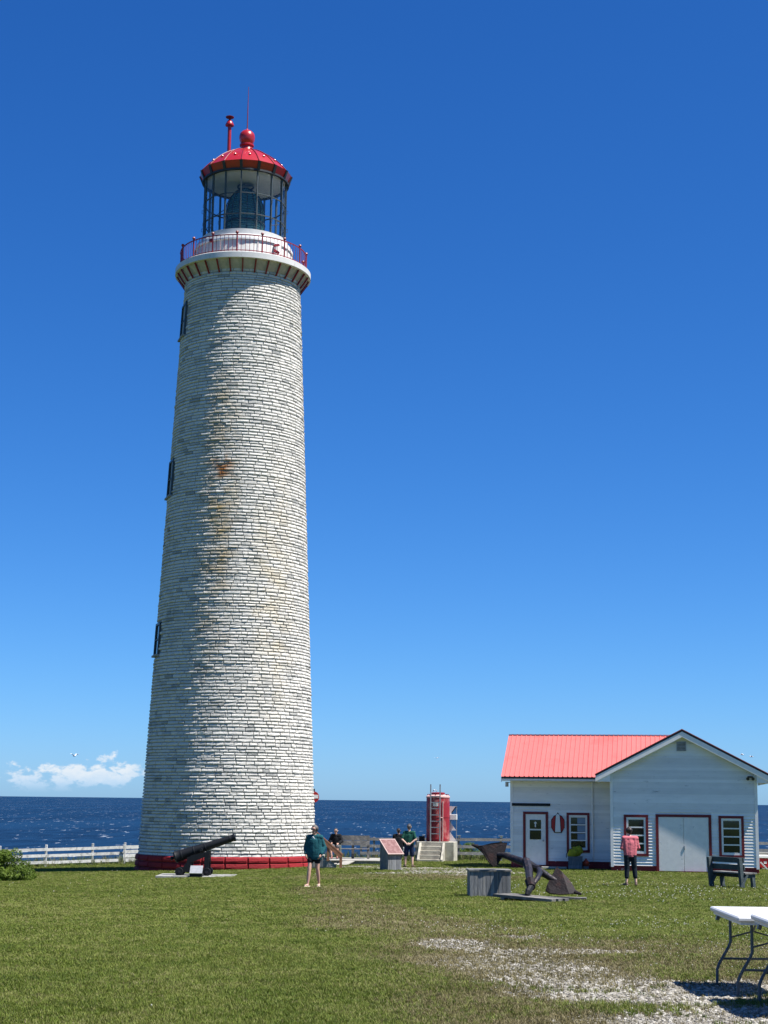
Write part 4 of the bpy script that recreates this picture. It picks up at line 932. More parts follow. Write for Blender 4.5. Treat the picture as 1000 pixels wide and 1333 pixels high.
B('case', (0, 0, .11), (.26, .24, .22), M['black'], SB, bev=.02); B('cap', (.08, -.02, .27), (.14, .14, .10), M['whitecard'], SB, bev=.015); B('lid', (0, 0, .235), (.28, .26, .03), M['black'], SB)

# ------------------------------------------------------------------ cannon
cg = gp(255, 1138, 58.5)
def cl(u, v, dd=0.0): return px(u, v, 58.5 + dd) - cg
SLB = thing('cannon_slab', 'flat pale stone slabs under the black cannon', 'slab', cg)
for k in range(5):
    x0_ = -1.36 + k * .545
    B('slab', (x0_ + .27, .35 + random.uniform(-.03, .03), .0 + random.uniform(0, .012)), (.53, 1.9, .11), M['slab'], SLB, bev=.012)
CN = thing('cannon', 'black iron cannon on a wheeled carriage in front of the lighthouse', 'cannon', cg + Vector((0, .3, .045)))
A_ = cl(226, 1116.5) ; B_ = cl(305.5, 1090.0); ax = (B_ - A_); Lb = ax.length; axn = ax.normalized(); qm = axn.to_track_quat('Z', 'Y').to_matrix()
A_ = A_ + Vector((0, 0, -.045)); 
bprof = [(.0001, -.16), (.06, -.15), (.075, -.10), (.045, -.04), (.12, -.01), (.20, .02), (.215, .06), (.20, .08), (.195, .24), (.205, .25), (.205, .29), (.19, .30), (.175, .70), (.185, .71), (.185, .75), (.172, .76), (.155, 1.12), (.165, 1.13), (.165, 1.17), (.15, 1.18), (.118, Lb - .22), (.128, Lb - .21), (.128, Lb - .18), (.118, Lb - .16), (.125, Lb - .08), (.145, Lb - .02), (.14, Lb), (.06, Lb), (.055, Lb - .3)]
MB().lathe(bprof, 24, A_, qm).build('barrel', M['black'], CN, smooth=True)
def on(t, dz=0.0, dy=0.0): p = A_ + axn * t; return Vector((p.x, p.y + dy, p.z + dz))
MB().tube([on(1.02, -.05, -.33), on(1.02, -.05, .33)], .055, 10).build('trunnion', M['black'], CN)
zb_ = .0
for s in (-1, 1):
    y = s * .26; f1 = on(1.25, -.10).x; f0 = on(.12).x
    pts = [(f0 - .02, y, .16), (f1 + .06, y, .18), (f1 + .06, y, on(1.22, -.18).z + .06), (f1 - .10, y, on(1.1, -.12).z + .08), (f1 - .34, y, on(.95, -.13).z - .02), (f1 - .38, y, .52), (f0 + .58, y, .50), (f0 + .52, y, .38), (f0 + .30, y, .36), (f0 + .26, y, .27), (f0 - .02, y, .25)]
    # stepped cheek with an arched cut-out
    mb = MB(); th = .07 * s
    mb.prism([(f1 - .09, y, .10), (f1 + .08, y, .10), (f1 + .08, y, on(1.25, -.15).z), (f1 - .09, y, on(1.08, -.15).z)], (0, th, 0))
    mb.prism([(f1 - .09, y + .001, on(1.08, -.32).z), (f1 - .09, y + .001, on(1.08, -.15).z), (f1 - .58, y + .001, on(.62, -.12).z), (f1 - .62, y + .001, .44)], (0, th - .002 * s, 0))
    mb.prism([(f1 - .52, y + .002, on(.66, -.14).z), (f1 - .70, y + .002, on(.5, -.14).z), (f1 - .72, y + .002, .12), (f1 - .56, y + .002, .12)], (0, th - .004 * s, 0))
    mb.prism([(f0 + .10, y + .003, .10), (f0 + .42, y + .003, .14), (f1 - .55, y + .003, .46), (f1 - .62, y + .003, .60)], (0, th - .006 * s, 0))
    mb.build('cheek', M['black'], CN)
for (wx, nm) in ((on(.13).x + .10, 'r'), (on(1.25).x + .02, 'f')):
    MB().tube([(wx, -.42, .14), (wx, .42, .14)], .045, 8).build('axle', M['black'], CN)
    for s in (-1, 1): w_ = MB().lathe([(.04, -.05), (.135, -.05), (.145, -.03), (.145, .03), (.135, .05), (.04, .05)], 20, (wx, s * .38, .145), Rm, close=True).build('wheel', M['black'], CN, smooth=True); MB().lathe([(.05, -.065), (.05, .065)], 10, (wx, s * .38, .145), Rm).build('hub', M['iron'], w_)
B('bed', ((on(.13).x + on(1.25).x) / 2 + .02, 0, .20), (1.05, .44, .06), M['black'], CN)
pg_ = gp(255, 1136, 57.9)
PQ = thing('cannon_plaque', 'small sloped grey plaque on a black block in front of the cannon', 'plaque', pg_)
MB().prism([(-.22, 0, -.05), (-.22, .3, -.05), (-.22, .3, .36), (-.22, 0, .12)], (.44, 0, 0)).build('block', M['black'], PQ)
MB().box((0, .145, .265), (.44, .40, .03), Euler((math.atan2(.24, .3), 0, 0))).build('plate', M['steel'], PQ)

# ------------------------------------------------------------------ anchor, its box and pads
bg = gp(638.5, 1162, 38.6)
BX = thing('wooden_box', 'weathered grey box of upright boards under the raised anchor fluke', 'box', bg, math.radians(2))
bw, bh, bdp = .96, .60, .75
for k in range(10):
    x = -bw / 2 + bw / 10 * (k + .5); B('board', (x, 0, bh / 2 - .03), (bw / 10 - .007, .028, bh + .06 + random.uniform(-.006, .0)), M['woodv'], BX); B('board', (x, bdp, bh / 2 - .03), (bw / 10 - .007, .028, bh + .06), M['woodv'], BX)
for k in range(7):
    y = .02 + (bdp - .04) / 7 * (k + .5)
    for x in (-bw / 2 + .014, bw / 2 - .014): B('board', (x, y, bh / 2 - .03), (.026, bdp / 7 - .007, bh + .06), M['woodv'], BX)
for k in range(4): B('lid_board', (0, .06 + k * .21, bh + .02), (bw + .05, .19, .035), M['wood'], BX)
pgd = gp(690, 1167, 36.6)
PD = thing('timber_pad', 'grey timber planks on the grass under the anchor shank', 'planks', pgd, math.radians(-30)); PD.rotation_euler = (0, math.radians(2.5), math.radians(-30)); PD.location.z += .05
for k in range(3): B('plank', (-.02 + .05 * k, -.26 + .24 * k, .045), (1.42, .225, .06), M['oldwood'], PD)
for x in (-.5, .5): B('bearer', (x, -.02, -.005), (.09, .7, .04), M['oldwood'], PD)
pg2 = gp(735, 1164, 37.4)
PD2 = thing('timber_pad', 'short grey plank on the grass under the lower anchor fluke', 'planks', pg2, math.radians(-10))
for k in range(2): B('plank', (0, -.1 + .2 * k, .05), (.98, .19, .055), M['oldwood'], PD2)
AO = gp(690, 1160, 37.4); AN = thing('anchor', 'large rusty iron anchor with two broad flukes lying on the grass', 'anchor', AO)
def ap(u, v, d): return px(u, v, d) - AO
# arms (one bowed beam from fluke to fluke)
bow = [ap(640, 1112, 38.75), ap(657, 1113.5, 38.6), ap(672, 1119, 38.3), ap(688, 1124.5, 38.0), ap(703, 1134, 37.8), ap(717, 1143, 37.6), ap(731, 1150, 37.5)]
MB().tube(bow, [.05, .070, .088, .10, .088, .070, .05], 12).build('arm', M['iron'], AN, smooth=True)
def fluke(pts, d0, nrm, parent):
    # broad shield plate, slightly dished, 5 cm thick
    P = [ap(u, v, d) for u, v, d in pts]; c = sum(P, Vector()) / len(P); n = Vector(nrm).normalized()
    mb = MB(); k = len(P); mid = [c + (p - c) * .55 + n * .012 for p in P]
    top = P + mid + [c + n * .016]; bot = [p - n * .05 for p in P] + [m_ - n * .06 for m_ in mid] + [c - n * .01]
    fs = []; q = 2 * k + 1
    for i in range(k):
        j = (i + 1) % k
        fs += [(i, j, k + j, k + i), (k + i, k + j, 2 * k), (q + j, q + i, q + k + i, q + k + j), (q + k + j, q + k + i, q + 2 * k), (j, i, q + i, q + j)]
    mb = MB(); mb.prism([p for p in P], -n * .05); return mb.build('fluke', M['rust'], parent)
fluke([(619.5, 1101, 38.5), (628, 1100.5, 38.5), (640, 1097.5, 38.6), (651, 1096.2, 38.7), (660.5, 1097, 38.8), (658.5, 1106, 38.75), (655, 1114, 38.7), (648, 1126, 38.6), (642, 1127.5, 38.55), (636, 1121, 38.5), (629, 1110, 38.5)], 0, (.15, -.9, .35), AN)
fluke([(725, 1128, 37.7), (731, 1134, 37.6), (740, 1143.5, 37.5), (746, 1152, 37.4), (751.5, 1162, 37.3), (741, 1163.5, 37.2), (729, 1164, 37.2), (716, 1162.5, 37.3), (710.5, 1159, 37.4), (713, 1150, 37.5), (718, 1140, 37.6)], 0, (.1, -.9, .4), AN)
MB().tube([ap(622, 1102, 38.5), ap(614, 1099.5, 38.5)], [.05, .02], 8).build('fluke_bill', M['rust'], AN, smooth=True)
MB().tube([ap(748, 1161, 37.3), ap(757, 1164, 37.25)], [.05, .025], 8).build('fluke_bill', M['rust'], AN, smooth=True)
MB().tube([ap(685, 1121, 38.0), ap(688.5, 1132, 37.6), ap(690, 1150, 36.9)], [.105, .095, .075], 8).build('shank', M['iron'], AN)
MB().tube([ap(690, 1147, 36.95), ap(691.5, 1155, 36.75)], [.12, .10], 8).build('shank_collar', M['rust'], AN)
MB().tube([ap(692, 1153, 36.8), ap(687.5, 1161, 36.65), ap(686, 1165.5, 36.6)], [.085, .07, .05], 8).build('shank_foot', M['black'], AN)
MB().tube([ap(701, 1131, 37.75), ap(703, 1136, 37.4), ap(700, 1143, 37.1), ap(695, 1150, 36.9)], [.055, .062, .058, .045], 10).build('shackle', M['iron'], AN, smooth=True)
MB().tube([ap(693, 1128, 37.9), ap(703, 1131, 37.75)], .075, 8).build('crown_pin', M['iron'], AN)

# ------------------------------------------------------------------ bench on the lawn
bb = gp(952, 1152, 47.6)
LB = thing('lawn_bench', 'grey green wooden bench on the lawn facing away towards the house', 'bench', bb, math.radians(-60.5))
bl_ = 1.42
for x in (-bl_ / 2 + .06, bl_ / 2 - .06):
    MB().ends((x, -.16, -.05), (x, -.24, .86), .10, .12, up=(0, 1, 0)).build('back_leg', M['bench'], LB)
    MB().ends((x, .26, -.05), (x, .22, .40), .10, .10, up=(0, 1, 0)).build('front_leg', M['bench'], LB)
    B('arm_bearer', (x, .03, .355), (.06, .56, .11), M['bench'], LB)
    MB().ends((x + .065, -.26, .05), (x + .065, -.02, .40), .03, .07).build('brace', M['bench'], LB)
for k in range(3): B('seat_board', (0, -.06 + .155 * k, .435), (bl_ + .06, .14, .04), M['wood'], LB)
for k, h in enumerate((.60, .80)): B('back_board', (0, -.225 - .018 * k + .10, h), (bl_ + .02, .035, .15), M['bench'], LB, Euler((.09, 0, 0)))
B('apron', (0, .255, .36), (bl_ - .04, .03, .13), M['bench'], LB)

# ------------------------------------------------------------------ things by the house
pcr = HO + HM @ Vector((hl(749, 1118, RC - .55).x, RC - .55, 0)); pcr.z = gz(pcr.x, pcr.y)
CR = thing('wooden_crate', 'dark wooden crate below the wing window of the house', 'crate', pcr, HY)
for k in range(3): B('slat', (0, -.22, .10 + .17 * k), (.56, .03, .155), M['woodv'], CR); B('slat', (0, .22, .10 + .17 * k), (.56, .03, .155), M['woodv'], CR)
for x in (-.265, .265):
    for k in range(3): B('slat', (x, 0, .10 + .17 * k), (.03, .41, .155), M['woodv'], CR)
B('bottom', (0, 0, .03), (.5, .4, .03), M['woodv'], CR)
zt = .52
YB = thing('yellow_bundle', 'yellow green bundle heaped on the crate under the window', 'bundle', pcr + Vector((0, 0, zt)), HY)
bm = bmesh.new(); bmesh.ops.create_icosphere(bm, subdivisions=4, radius=1)
for v in bm.verts:
    n_ = math.sin(v.co.x * 9 + v.co.z * 5) * .05 + math.sin(v.co.y * 13 + v.co.x * 6) * .05 + random.uniform(-.02, .02)
    v.co *= 1 + n_; v.co = Vector((v.co.x * .31 + .04 * v.co.z, v.co.y * .22, max(v.co.z, -.75) * .24 + .17 + .05 * v.co.x))
me = bpy.data.meshes.new('bundle'); bm.to_mesh(me); bm.free(); link('netting', me, M['yellow'], YB, smooth='all')
MB().tube([(-.36 + .0, -.05, -.05), (-.36, -.05, .08), (-.26, -.06, .24), (-.05, -.06, .37), (.06, -.05, .42)], .018, 6).build('hoop', M['black'], YB)
pog = HO + HM @ Vector((hl(763, 1122, RC - .5).x, RC - .5, 0)); pog.z = gz(pog.x, pog.y)
OP = thing('orange_float', 'small orange float lying beside the crate', 'float', pog + Vector((0, 0, .25)), HY)
MB().ball((0, 0, 0), .13, 14, (1, .9, 1.1)).build('float_body', M['orange'], OP, smooth=True)
MB().tube([(0, 0, .13), (0, 0, .19)], .03, 8).build('float_eye', M['orange'], OP)
MB().box((0, 0, -.20), (.22, .2, .16)).build('block', M['woodv'], OP)
# red chest, white prop and logs at the right rear corner of the house
rg = gp(994, 1128, 70.0)
RB = thing('red_chest', 'red chest with white lid at the rear right corner of the house', 'chest', rg)
B('case', (0, 0, .30), (.42, .5, .40), M['emblemred'], RB, bev=.02); B('lid', (-.03, -.02, .56), (.5, .56, .12), M['whitecard'], RB, bev=.02); B('mark', (.02, -.256, .32), (.12, .012, .10), M['whitecard'], RB)
for x in (-.15, .15): B('foot', (x, 0, .03), (.06, .4, .14), M['dark'], RB)
MB().ends((-.20, -.32, .34), (.12, -.4, .0), .03, .06).build('prop', M['whitecard'], RB)
lg = gp(1000, 1120, 71.2)
LG = thing('board_stack', 'stack of pale boards behind the red chest', 'boards', lg)
for k in range(5): B('board', (random.uniform(-.05, .05), 0, .05 + .15 * k), (1.0, .5, .14), M['deck'], LG)

# ------------------------------------------------------------------ folding tables
def table(label, x, y, rz):
    g_ = gpt(x, y); t = thing('folding_table', label, 'table', g_, rz, 'white folding tables')
    w, l, h = .76, 1.5, .74                      # origin: far left corner, x to the right, y towards the viewer is negative
    B('top', (w / 2, -l / 2, h - .022), (w, l, .044), M['tabletop'], t, bev=.012)
    B('skirt', (w / 2, -l / 2, h - .058), (w - .06, l - .06, .028), M['tabletop'], t)
    for yy in (-.20, -l + .20):
        ins = .16
        for s, xx in ((-1, ins), (1, w - ins)):
            xo = xx + s * .0
            MB().tube([(xo, yy, h - .05), (xo, yy, h - .32), (xo + s * .02, yy, h - .37), (xo + s * .11, yy, .22), (xo + s * .135, yy, .16), (xo + s * .14, yy, .0)], .0145, 8).build('leg', M['tableleg'], t, smooth=True)
            MB().tube([(xo + s * .14, yy, .0), (xo + s * .14, yy, .025)], .02, 8).build('foot_cap', M['black'], t)
        MB().tube([(ins - .09, yy, .26), (w - ins + .09, yy, .26)], .012, 6).build('cross_bar', M['tableleg'], t)
        MB().tube([(ins, yy, h - .28), (w / 2, yy, h - .22), (w - ins, yy, h - .28)], .009, 6).build('upper_brace', M['tableleg'], t)
        sgn = -1 if yy > -l / 2 else 1
        MB().tube([(w / 2, yy, h - .22), (w / 2, yy + sgn * .30, h - .06)], .011, 6).build('folding_brace', M['tableleg'], t)
    for xx in (.06, w - .06): B('edge_clip', (xx, -.12, h - .085), (.03, .06, .08), M['tableleg'], t, Euler((0, .3, 0)))
    return t
table('white folding table on dark steel legs, the farther of the two', 3.26, 16.35, math.radians(-2))
table('white folding table cut off by the right edge, nearer of the two', 3.27, 14.62, math.radians(-2))

# ------------------------------------------------------------------ shrubs
M['leafg'] = leafmat('shrub_leaves', [(.06, .10, .012), (.10, .155, .020), (.15, .21, .030), (.19, .24, .05)], .3, .5)
def shrub(label, loc, rx, ry, rz, nl, ls, group=None, seed=1):
    r = np.random.default_rng(seed); t = thing('shrub', label, 'shrub', loc, 0, group)
    mb = MB()
    for k in range(7):
        a = r.uniform(0, 6.28); mb.tube([(0, 0, -.05), (rx * .35 * math.cos(a), ry * .35 * math.sin(a), rz * .6), (rx * .6 * math.cos(a), ry * .6 * math.sin(a), rz * 1.1)], [.02, .014, .005], 5)
    mb.build('stem', M['woodv'], t)
    cl_ = [(np.clip(r.normal(0, .5), -.85, .85) * rx, np.clip(r.normal(0, .5), -.85, .85) * ry, np.clip(abs(r.normal(.5, .4)), .1, 1.1) * rz, r.uniform(.22, .38)) for _ in range(40)]
    V = []; F = []
    for k in range(nl):
        c = cl_[r.integers(len(cl_))]; d = r.normal(0, 1, 3); d /= np.linalg.norm(d); p = np.array(c[:3]) + d * c[3] * min(rx, rz) * r.uniform(.75, 1.1)
        if p[2] < .03: p[2] = r.uniform(.03, .2)
        n = d + r.normal(0, .5, 3); n /= np.linalg.norm(n); u = np.cross(n, r.normal(0, 1, 3)); u /= np.linalg.norm(u); w = np.cross(n, u); s = ls * r.uniform(.6, 1.3); o = len(V)
        V += [tuple(p - u * s), tuple(p + w * s * .45 + n * s * .15), tuple(p + u * s), tuple(p - w * s * .45 + n * s * .15)]; F.append((o, o + 1, o + 2, o + 3))
    me = bpy.data.meshes.new('foliage'); me.from_pydata(V, [], F); link('foliage', me, M['leafg'], t); return t
shrub('leafy green shrub at the left edge of the lawn', gp(3, 1139, 57.5), 1.05, .8, .80, 14000, .040, seed=3)
shrub('low green shrub spreading right of the taller left edge shrub', gp(20, 1140, 57.0), 0.70, .55, .34, 8000, .036, seed=5)
shrub('bright green bush behind the grey fence right of the tank', gp(610, 1112, 85.0), .55, .4, .62, 2600, .04, seed=8)
shrub('small weedy bush behind the grey fence near the house corner', gp(632, 1112, 84.5), .45, .35, .34, 1600, .04, seed=9)

# ------------------------------------------------------------------ gulls
def gull(label, p, yaw, sc, up):
    t = thing('gull', label, 'gull', p, yaw, 'gulls over the sea')
    MB().cap((0, -.16, 0), (0, .12, 0), .055, .075, n=10).cap((0, .2, .03), (0, .23, .03), .045, .04, n=10).build('body', M['bird'], t, smooth=True)
    MB().prism([(-.05, -.2, 0), (.05, -.2, 0), (.08, -.36, .01), (-.08, -.36, .01)], (0, 0, .012)).build('tail', M['bird'], t)
    MB().tube([(0, .26, .03), (0, .32, .015)], [.014, .004], 5).build('beak', M['orange'], t)
    for s in (-1, 1):
        MB().prism([(s * .05, .10, .02), (s * .34, .16, .02 + up * .26), (s * .68, .02, .02 + up * .20), (s * .36, .0, .02 + up * .24), (s * .05, -.10, .02)], (0, 0, .015)).build('wing', M['bird'], t)
gull('white gull flying above the clouds left of the lighthouse', px(97, 984, 190), .9, 1, .9)
gull('gull flying close above the right roof slope', px(978.5, 985, 210), 1.6, 1, .25)
gull('tiny gull far off between tank and roof', px(568.5, 987, 420), .3, 1, .9)
gull('gull gliding just left of the other roof gull', px(966.5, 982.5, 230), 1.2, 1, .5)

# ------------------------------------------------------------------ people
def fused(name, parts, mt, parent, voxel=.011, it=4):
    mb = MB()
    for p in parts: mb.cap(p[0], p[1], p[2], p[3], p[4] if len(p) > 4 else (1, 1, 1))
    me = mb.mesh(name); o = bpy.data.objects.new(name, me); COL.objects.link(o)
    r = o.modifiers.new('r', 'REMESH'); r.mode = 'VOXEL'; r.voxel_size = voxel
    s = o.modifiers.new('s', 'SMOOTH'); s.iterations = it; s.factor = .5
    dg = bpy.context.evaluated_depsgraph_get(); dg.update()
    nm = bpy.data.meshes.new_from_object(o.evaluated_get(dg)); bpy.data.objects.remove(o); bpy.data.meshes.remove(me)
    nm.name = name; nm.materials.clear(); return link(name, nm, mt, parent, smooth='all')
V_ = lambda *a: Vector(a)
def hand(w, d, side, curl):
    """palm, four unequal bent fingers and a thumb leaving the side of the palm; w wrist, d pointing direction, side = thumb direction"""
    d = Vector(d).normalized(); sd = Vector(side); sd = (sd - d * sd.dot(d)).normalized(); n = d.cross(sd)
    P = [(w, w + d * .075, .026, .034)]
    for k, ln in enumerate((.072, .082, .077, .060)):
        b = w + d * .085 + sd * (.030 - .020 * k); m1 = b + d * ln * .5 + n * curl * .012; e = m1 + (d * (1 - .5 * abs(curl)) + n * curl * .8).normalized() * ln * .5
        P += [(b, m1, .0095, .009), (m1, e, .009, .0075)]
    t0 = w + d * .03 + sd * .028; t1 = t0 + (d * .7 + sd * .6).normalized() * .045; P += [(t0, t1, .013, .011), (t1, t1 + (d * .95 + sd * .1).normalized() * .032, .011, .009)]
    return P
def person(label, loc, yaw, sc, J, skin, top, bottom, feet, hair, extra=None, curl=.6):
    t = thing('person', label, 'person', loc, yaw); t.scale = (sc, sc, sc)
    D = dict(pel=V_(0, 0, .95), che=V_(0, 0, 1.27), nec=V_(0, .015, 1.47), hea=V_(0, -.015, 1.625))
    for s, k in ((-1, 'a'), (1, 'b')):
        D.update({'hip' + k: V_(s * .095, 0, .92), 'kne' + k: V_(s * .10, -.015, .50), 'ank' + k: V_(s * .105, .02, .085), 'toe' + k: V_(s * .125, -.13, .035), 'sho' + k: V_(s * .185, .01, 1.41), 'elb' + k: V_(s * .245, .03, 1.14), 'wri' + k: V_(s * .25, -.03, .90), 'hd' + k: V_(0, -.1, -1)})
    D.update(J)
    b = [(D['pel'], D['che'], .125, .125, (1.2, .82, 1)), (D['shoa'], D['shob'], .06, .06), (D['che'], D['nec'] - V_(0, 0, .06), .12, .07, (1.15, .8, 1)), (D['nec'] - V_(0, 0, .04), D['hea'] - V_(0, -.02, .06), .055, .05)]
    for k, s in (('a', -1), ('b', 1)): b.append((D['sho' + k].lerp(D['che'], .35) - V_(0, 0, .03), D['pel'] + V_(s * .085, 0, .0), .075, .085, (1, .9, 1)))
    h = D['hea']; f = D.get('face', V_(0, -1, 0)).normalized(); rt = V_(-f.y, f.x, 0)
    b += [(h + V_(0, 0, .03) - f * .012, h + V_(0, 0, .03) + f * .012, .088, .086), (h - V_(0, 0, .05) + f * .025, h - V_(0, 0, .075) + f * .035, .058, .042), (h + f * .093, h - V_(0, 0, .028) + f * .108, .010, .015)]
    for s in (-1, 1): b.append((h + rt * s * .083 - V_(0, 0, .005), h + rt * s * .087 + V_(0, 0, .03) - f * .01, .012, .014))
    for k, s in (('a', -1), ('b', 1)):
        b += [(D['hip' + k], D['kne' + k], .082, .055), (D['kne' + k], D['kne' + k].lerp(D['ank' + k], .35), .054, .056), (D['kne' + k].lerp(D['ank' + k], .35), D['ank' + k], .056, .034), (D['ank' + k] - V_(0, 0, .03), D['toe' + k], .038, .028), (D['sho' + k], D['elb' + k], .052, .040), (D['elb' + k], D['wri' + k], .040, .027)]
        b += hand(D['wri' + k], D['hd' + k], D.get('th' + k, V_(-s * .25, -1, 0)), curl * s)
    body = fused('body', b, skin, t, .0095)
    for s in (-1, 1):
        e = h + rt * s * .032 + f * .083 + V_(0, 0, .012); MB().ball(e, .012, 8).build('eye', M['black'], body)
    MB().ends(h + f * .09 - rt * .024 - V_(0, 0, .052), h + f * .09 + rt * .024 - V_(0, 0, .052), .008, .008).build('mouth', M['plaque'], body)
    # top garment
    m, mt, fat, hem, sl = top                  # margin, material, belly, hem drop below pelvis, sleeve reach 0..2
    g = [(D['pel'] - V_(0, 0, hem), D['pel'] + V_(0, 0, .05), .135 + m + fat * .6, .13 + m + fat, (1.15, .78, 1)), (D['pel'] + V_(0, 0, .05), D['che'], .13 + m + fat, .128 + m + fat * .5, (1.15, .78, 1)), (D['shoa'], D['shob'], .066 + m, .066 + m), (D['che'], D['nec'] - V_(0, 0, .07), .125 + m, .075 + m, (1.18, .85, 1))]
    for k, s in (('a', -1), ('b', 1)): g.append((D['sho' + k].lerp(D['che'], .22) - V_(0, 0, .03), D['pel'] + V_(s * (.09 + fat * .5), 0, -hem), .074 + m, .088 + m + fat * .6, (1, 1.0, 1)))
    for k in 'ab':
        if sl <= 1: g.append((D['sho' + k], D['sho' + k].lerp(D['elb' + k], sl), .054 + m, .050 + m))
        else: g += [(D['sho' + k], D['elb' + k], .052 + m, .044 + m), (D['elb' + k], D['elb' + k].lerp(D['wri' + k], sl - 1), .05 + m, .038 + m)]
    tp = fused('top', g, mt, t, .013, 3)
    if D['pel'].z > .8:                        # cut the hem straight
        bm = bmesh.new(); bm.from_mesh(tp.data); bmesh.ops.bisect_plane(bm, geom=bm.verts[:] + bm.edges[:] + bm.faces[:], plane_co=(0, 0, D['pel'].z - hem - .06), plane_no=(.04, 0, 1), clear_inner=True); bm.to_mesh(tp.data); bm.free()
    # bottom garment
    m, mt, reach = bottom
    g = [(D['pel'] - V_(0, 0, .02), D['pel'] + V_(0, 0, .02), .13 + m * .6, .125 + m * .6, (1.2, .86, 1))]
    for k in 'ab':
        if reach <= 1: g.append((D['hip' + k], D['hip' + k].lerp(D['kne' + k], reach), .09 + m, .078 + m))
        else: g += [(D['hip' + k], D['kne' + k], .09 + m, .066 + m), (D['kne' + k], D['kne' + k].lerp(D['ank' + k], reach - 1), .066 + m, .056 + m)]
    fused('trousers' if reach > 1 else 'shorts', g, mt, t, .013, 3)
    for k in 'ab':
        a, e = D['ank' + k], D['toe' + k]; d = (e - a); d.z = 0; d.normalize()
        if feet[0] == 'sandal':
            MB().cap(V_(a.x, a.y, .016) - d * .045, V_(e.x, e.y, .016) + d * .02, .042, .046, (1, 1, .38)).build('sandal', feet[1], t, smooth=True); MB().cap(V_(e.x, e.y, .055) - d * .04 - V_(-d.y, d.x, 0) * .036, V_(e.x, e.y, .055) - d * .04 + V_(-d.y, d.x, 0) * .036, .014, .014).build('strap', feet[1], t)
        else: fused('shoe', [(V_(a.x, a.y, .045) - d * .03, V_(e.x, e.y, .038) + d * .02, .047, .042, (1, 1, .9)), (V_(a.x, a.y, .05), V_(a.x, a.y, .09), .045, .046)], feet[1], t, .011, 2)
    # hair or cap
    kind, hm = hair
    c = h + V_(0, 0, .045) - f * .018
    if kind == 'hair': fused('hair', [(c - rt * .02, c + rt * .02, .092, .092), (c - f * .05 - V_(0, 0, .06), c - f * .04, .058, .08), (c + V_(0, 0, .04) + f * .04, c + V_(0, 0, .045), .055, .07)], hm, t, .011, 2)
    elif kind == 'bun': fused('hair', [(c, c + V_(0, 0, .01), .094, .092), (c - f * .06 - V_(0, 0, .07), c - f * .04, .06, .08), (c - f * .11, c - f * .12, .045, .04)], hm, t, .011, 2)
    else:
        cp = fused('cap', [(c + V_(0, 0, .012), c + V_(0, 0, .022), .096, .092)], hm, t, .011, 2)
        MB().prism([c + f * .085 + rt * .075 - V_(0, 0, .0), c + f * .16 + rt * .06 - V_(0, 0, .015), c + f * .185 - V_(0, 0, .02), c + f * .16 - rt * .06 - V_(0, 0, .015), c + f * .085 - rt * .075], (0, 0, .014)).build('peak', hm, cp)
        fused('hair', [(c - f * .03 - V_(0, 0, .06), c - f * .03 - V_(0, 0, .01), .078, .09)], M['hairg'], t, .011, 2)
    if extra: extra(t, D, h, f, rt)
    return t
# woman walking towards the camera, hands in pockets
def shades(t, D, h, f, rt):
    g = MB()
    for s in (-1, 1): g.cap(h + rt * s * .034 + f * .092 + V_(0, 0, .014), h + rt * s * .05 + f * .082 + V_(0, 0, .014), .021, .018, (1, .7, 1))
    g.ends(h + rt * .07 + f * .06 + V_(0, 0, .02), h + rt * .088 - f * .01 + V_(0, 0, .02), .006, .012); g.ends(h - rt * .07 + f * .06 + V_(0, 0, .02), h - rt * .088 - f * .01 + V_(0, 0, .02), .006, .012)
    g.build('sunglasses', M['black'], t, smooth=True)
    MB().ends(D['nec'] + V_(-.045, -.085, -.045), D['nec'] + V_(.03, -.10, -.12), .03, .05).build('scarf', M['whitecard'], t)
    fused('hood', [(D['nec'] + V_(-.08, .07, -.02), D['nec'] + V_(.08, .07, -.02), .065, .065), (D['nec'] + V_(-.10, -.01, -.04), D['nec'] + V_(-.05, -.08, -.10), .042, .03), (D['nec'] + V_(.10, -.01, -.04), D['nec'] + V_(.05, -.08, -.10), .042, .03)], M['teal'], t, .012, 3)
person('woman in teal hooded jacket, black shorts and pale sandals walking on the lawn', gp(408.5, 1149, 46.0), math.radians(-14), .955,
       {'kneb': V_(.11, .00, .50), 'ankb': V_(.125, .12, .085), 'toeb': V_(.15, -.03, .035), 'knea': V_(-.10, -.13, .51), 'anka': V_(-.13, -.17, .085), 'toea': V_(-.16, -.32, .04), 'elba': V_(-.285, .07, 1.13), 'elbb': V_(.285, .07, 1.13), 'wria': V_(-.23, -.08, .93), 'wrib': V_(.23, -.08, .93), 'hda': V_(.35, -.3, -1), 'hdb': V_(-.35, -.3, -1), 'face': V_(-.28, -1, 0)},
       M['skin'], (.020, M['teal'], .04, .11, 1.85), (.022, M['blackcl'], .42), ('sandal', M['sole']), ('hair', M['hairg']), shades)
# man in pink shirt, seen from behind, hands in front
person('person in pink shirt and rolled dark trousers seen from behind near the house window', gp(821, 1151, 48.2), math.radians(186), .97,
       {'elba': V_(-.26, -.02, 1.13), 'elbb': V_(.25, .0, 1.12), 'wria': V_(-.13, -.19, 1.20), 'wrib': V_(.12, -.2, 1.16), 'hda': V_(.6, -.8, .2), 'hdb': V_(-.6, -.8, .2), 'tha': V_(0, 0, 1), 'thb': V_(0, 0, 1), 'anka': V_(-.16, .03, .085), 'toea': V_(-.20, -.11, .035), 'ankb': V_(.13, .03, .085), 'toeb': V_(.17, -.11, .035), 'knea': V_(-.13, -.02, .5), 'face': V_(.35, -1, 0), 'hea': V_(.02, -.05, 1.60)},
       M['skinp'], (.012, M['pinksh'], .008, .03, 1.55), (.014, M['dkgreen'], 1.55), ('shoe', M['shoe']), ('hair', M['hairb']))
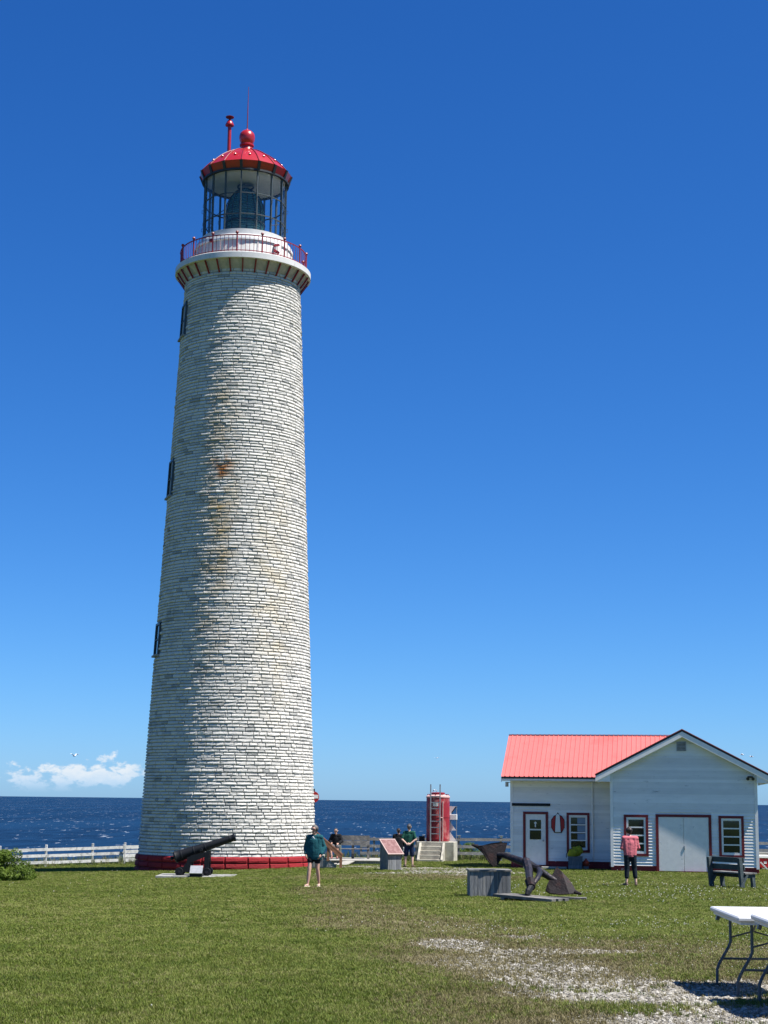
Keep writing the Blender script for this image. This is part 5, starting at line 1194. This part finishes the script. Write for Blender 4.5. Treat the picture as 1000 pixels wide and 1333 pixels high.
# man in green shirt, hands clasped behind, seen from behind
person('man in green shirt, navy shorts and cap with hands clasped behind his back', gp(532.5, 1124.5, 68.5), math.radians(172), 1.0,
       {'elba': V_(-.29, .10, 1.14), 'elbb': V_(.29, .10, 1.14), 'wria': V_(-.07, .20, .96), 'wrib': V_(.07, .215, .95), 'hda': V_(1, .15, -.2), 'hdb': V_(-1, .12, -.2), 'tha': V_(0, 0, 1), 'thb': V_(0, 0, 1), 'anka': V_(-.15, .03, .085), 'ankb': V_(.15, .03, .085), 'toea': V_(-.22, -.1, .035), 'toeb': V_(.22, -.1, .035), 'knea': V_(-.13, -.015, .5), 'kneb': V_(.13, -.015, .5)},
       M['skinp'], (.010, M['greensh'], .018, .02, .80), (.02, M['navy'], .98), ('shoe', M['shoe']), ('cap', M['capgrey']))
# companion in a black jacket with a pale stripe
def stripe(t, D, h, f, rt):
    MB().ends(D['shoa'] + V_(-.062, .045, -.02), D['elba'] + V_(-.07, .04, -.10), .03, .05).build('sleeve_stripe', M['stripe'], t)
    fused('bag', [(V_(-.24, .05, .86), V_(-.26, .05, .70), .055, .07, (1, .6, 1))], M['stripe'], t, .012, 2)
person('person in black jacket with pale sleeve stripe standing behind the information panel', gp(518.5, 1124.5, 69.4), math.radians(184), .90,
       {'elba': V_(-.24, .04, 1.13), 'wria': V_(-.25, -.02, .9)}, M['skin'], (.028, M['blackcl'], .03, .10, 1.9), (.018, M['blackcl'], 1.25), ('shoe', M['shoe']), ('bun', M['hairb']), stripe)
# seated man on the plank bench
def coat(t, D, h, f, rt): fused('coat', [(V_(.23, -.28, .56), V_(.26, -.34, .22), .085, .07, (1, .6, 1))], M['khaki'], t, .014, 2)
sp0 = Vector((px(437.5, 1100, 76).x, bd.y - .02, bd.z))
person('man in black jacket, grey cap and grey shorts sitting on the plank bench', sp0, math.radians(-8), .98,
       {'pel': V_(0, .02, .58), 'che': V_(0, .0, .90), 'nec': V_(0, -.03, 1.10), 'hea': V_(0, -.07, 1.245), 'hipa': V_(-.10, .0, .55), 'hipb': V_(.10, .0, .55), 'knea': V_(-.20, -.44, .55), 'kneb': V_(.15, -.43, .55), 'anka': V_(-.10, -.52, .10), 'ankb': V_(.14, -.45, .10), 'toea': V_(-.10, -.68, .04), 'toeb': V_(.17, -.61, .04),
        'shoa': V_(-.18, -.01, 1.04), 'shob': V_(.185, -.01, 1.04), 'elba': V_(-.29, -.06, .80), 'elbb': V_(.29, -.06, .80), 'wria': V_(-.17, -.28, .72), 'wrib': V_(.17, -.28, .70), 'hda': V_(.2, -1, -.2), 'hdb': V_(-.2, -1, -.2), 'tha': V_(1, 0, .4), 'thb': V_(-1, 0, .4)},
       M['skin'], (.028, M['blackcl'], .03, -.02, 1.9), (.02, M['greysh'], .95), ('shoe', M['redshoe']), ('cap', M['capgrey']), coat)
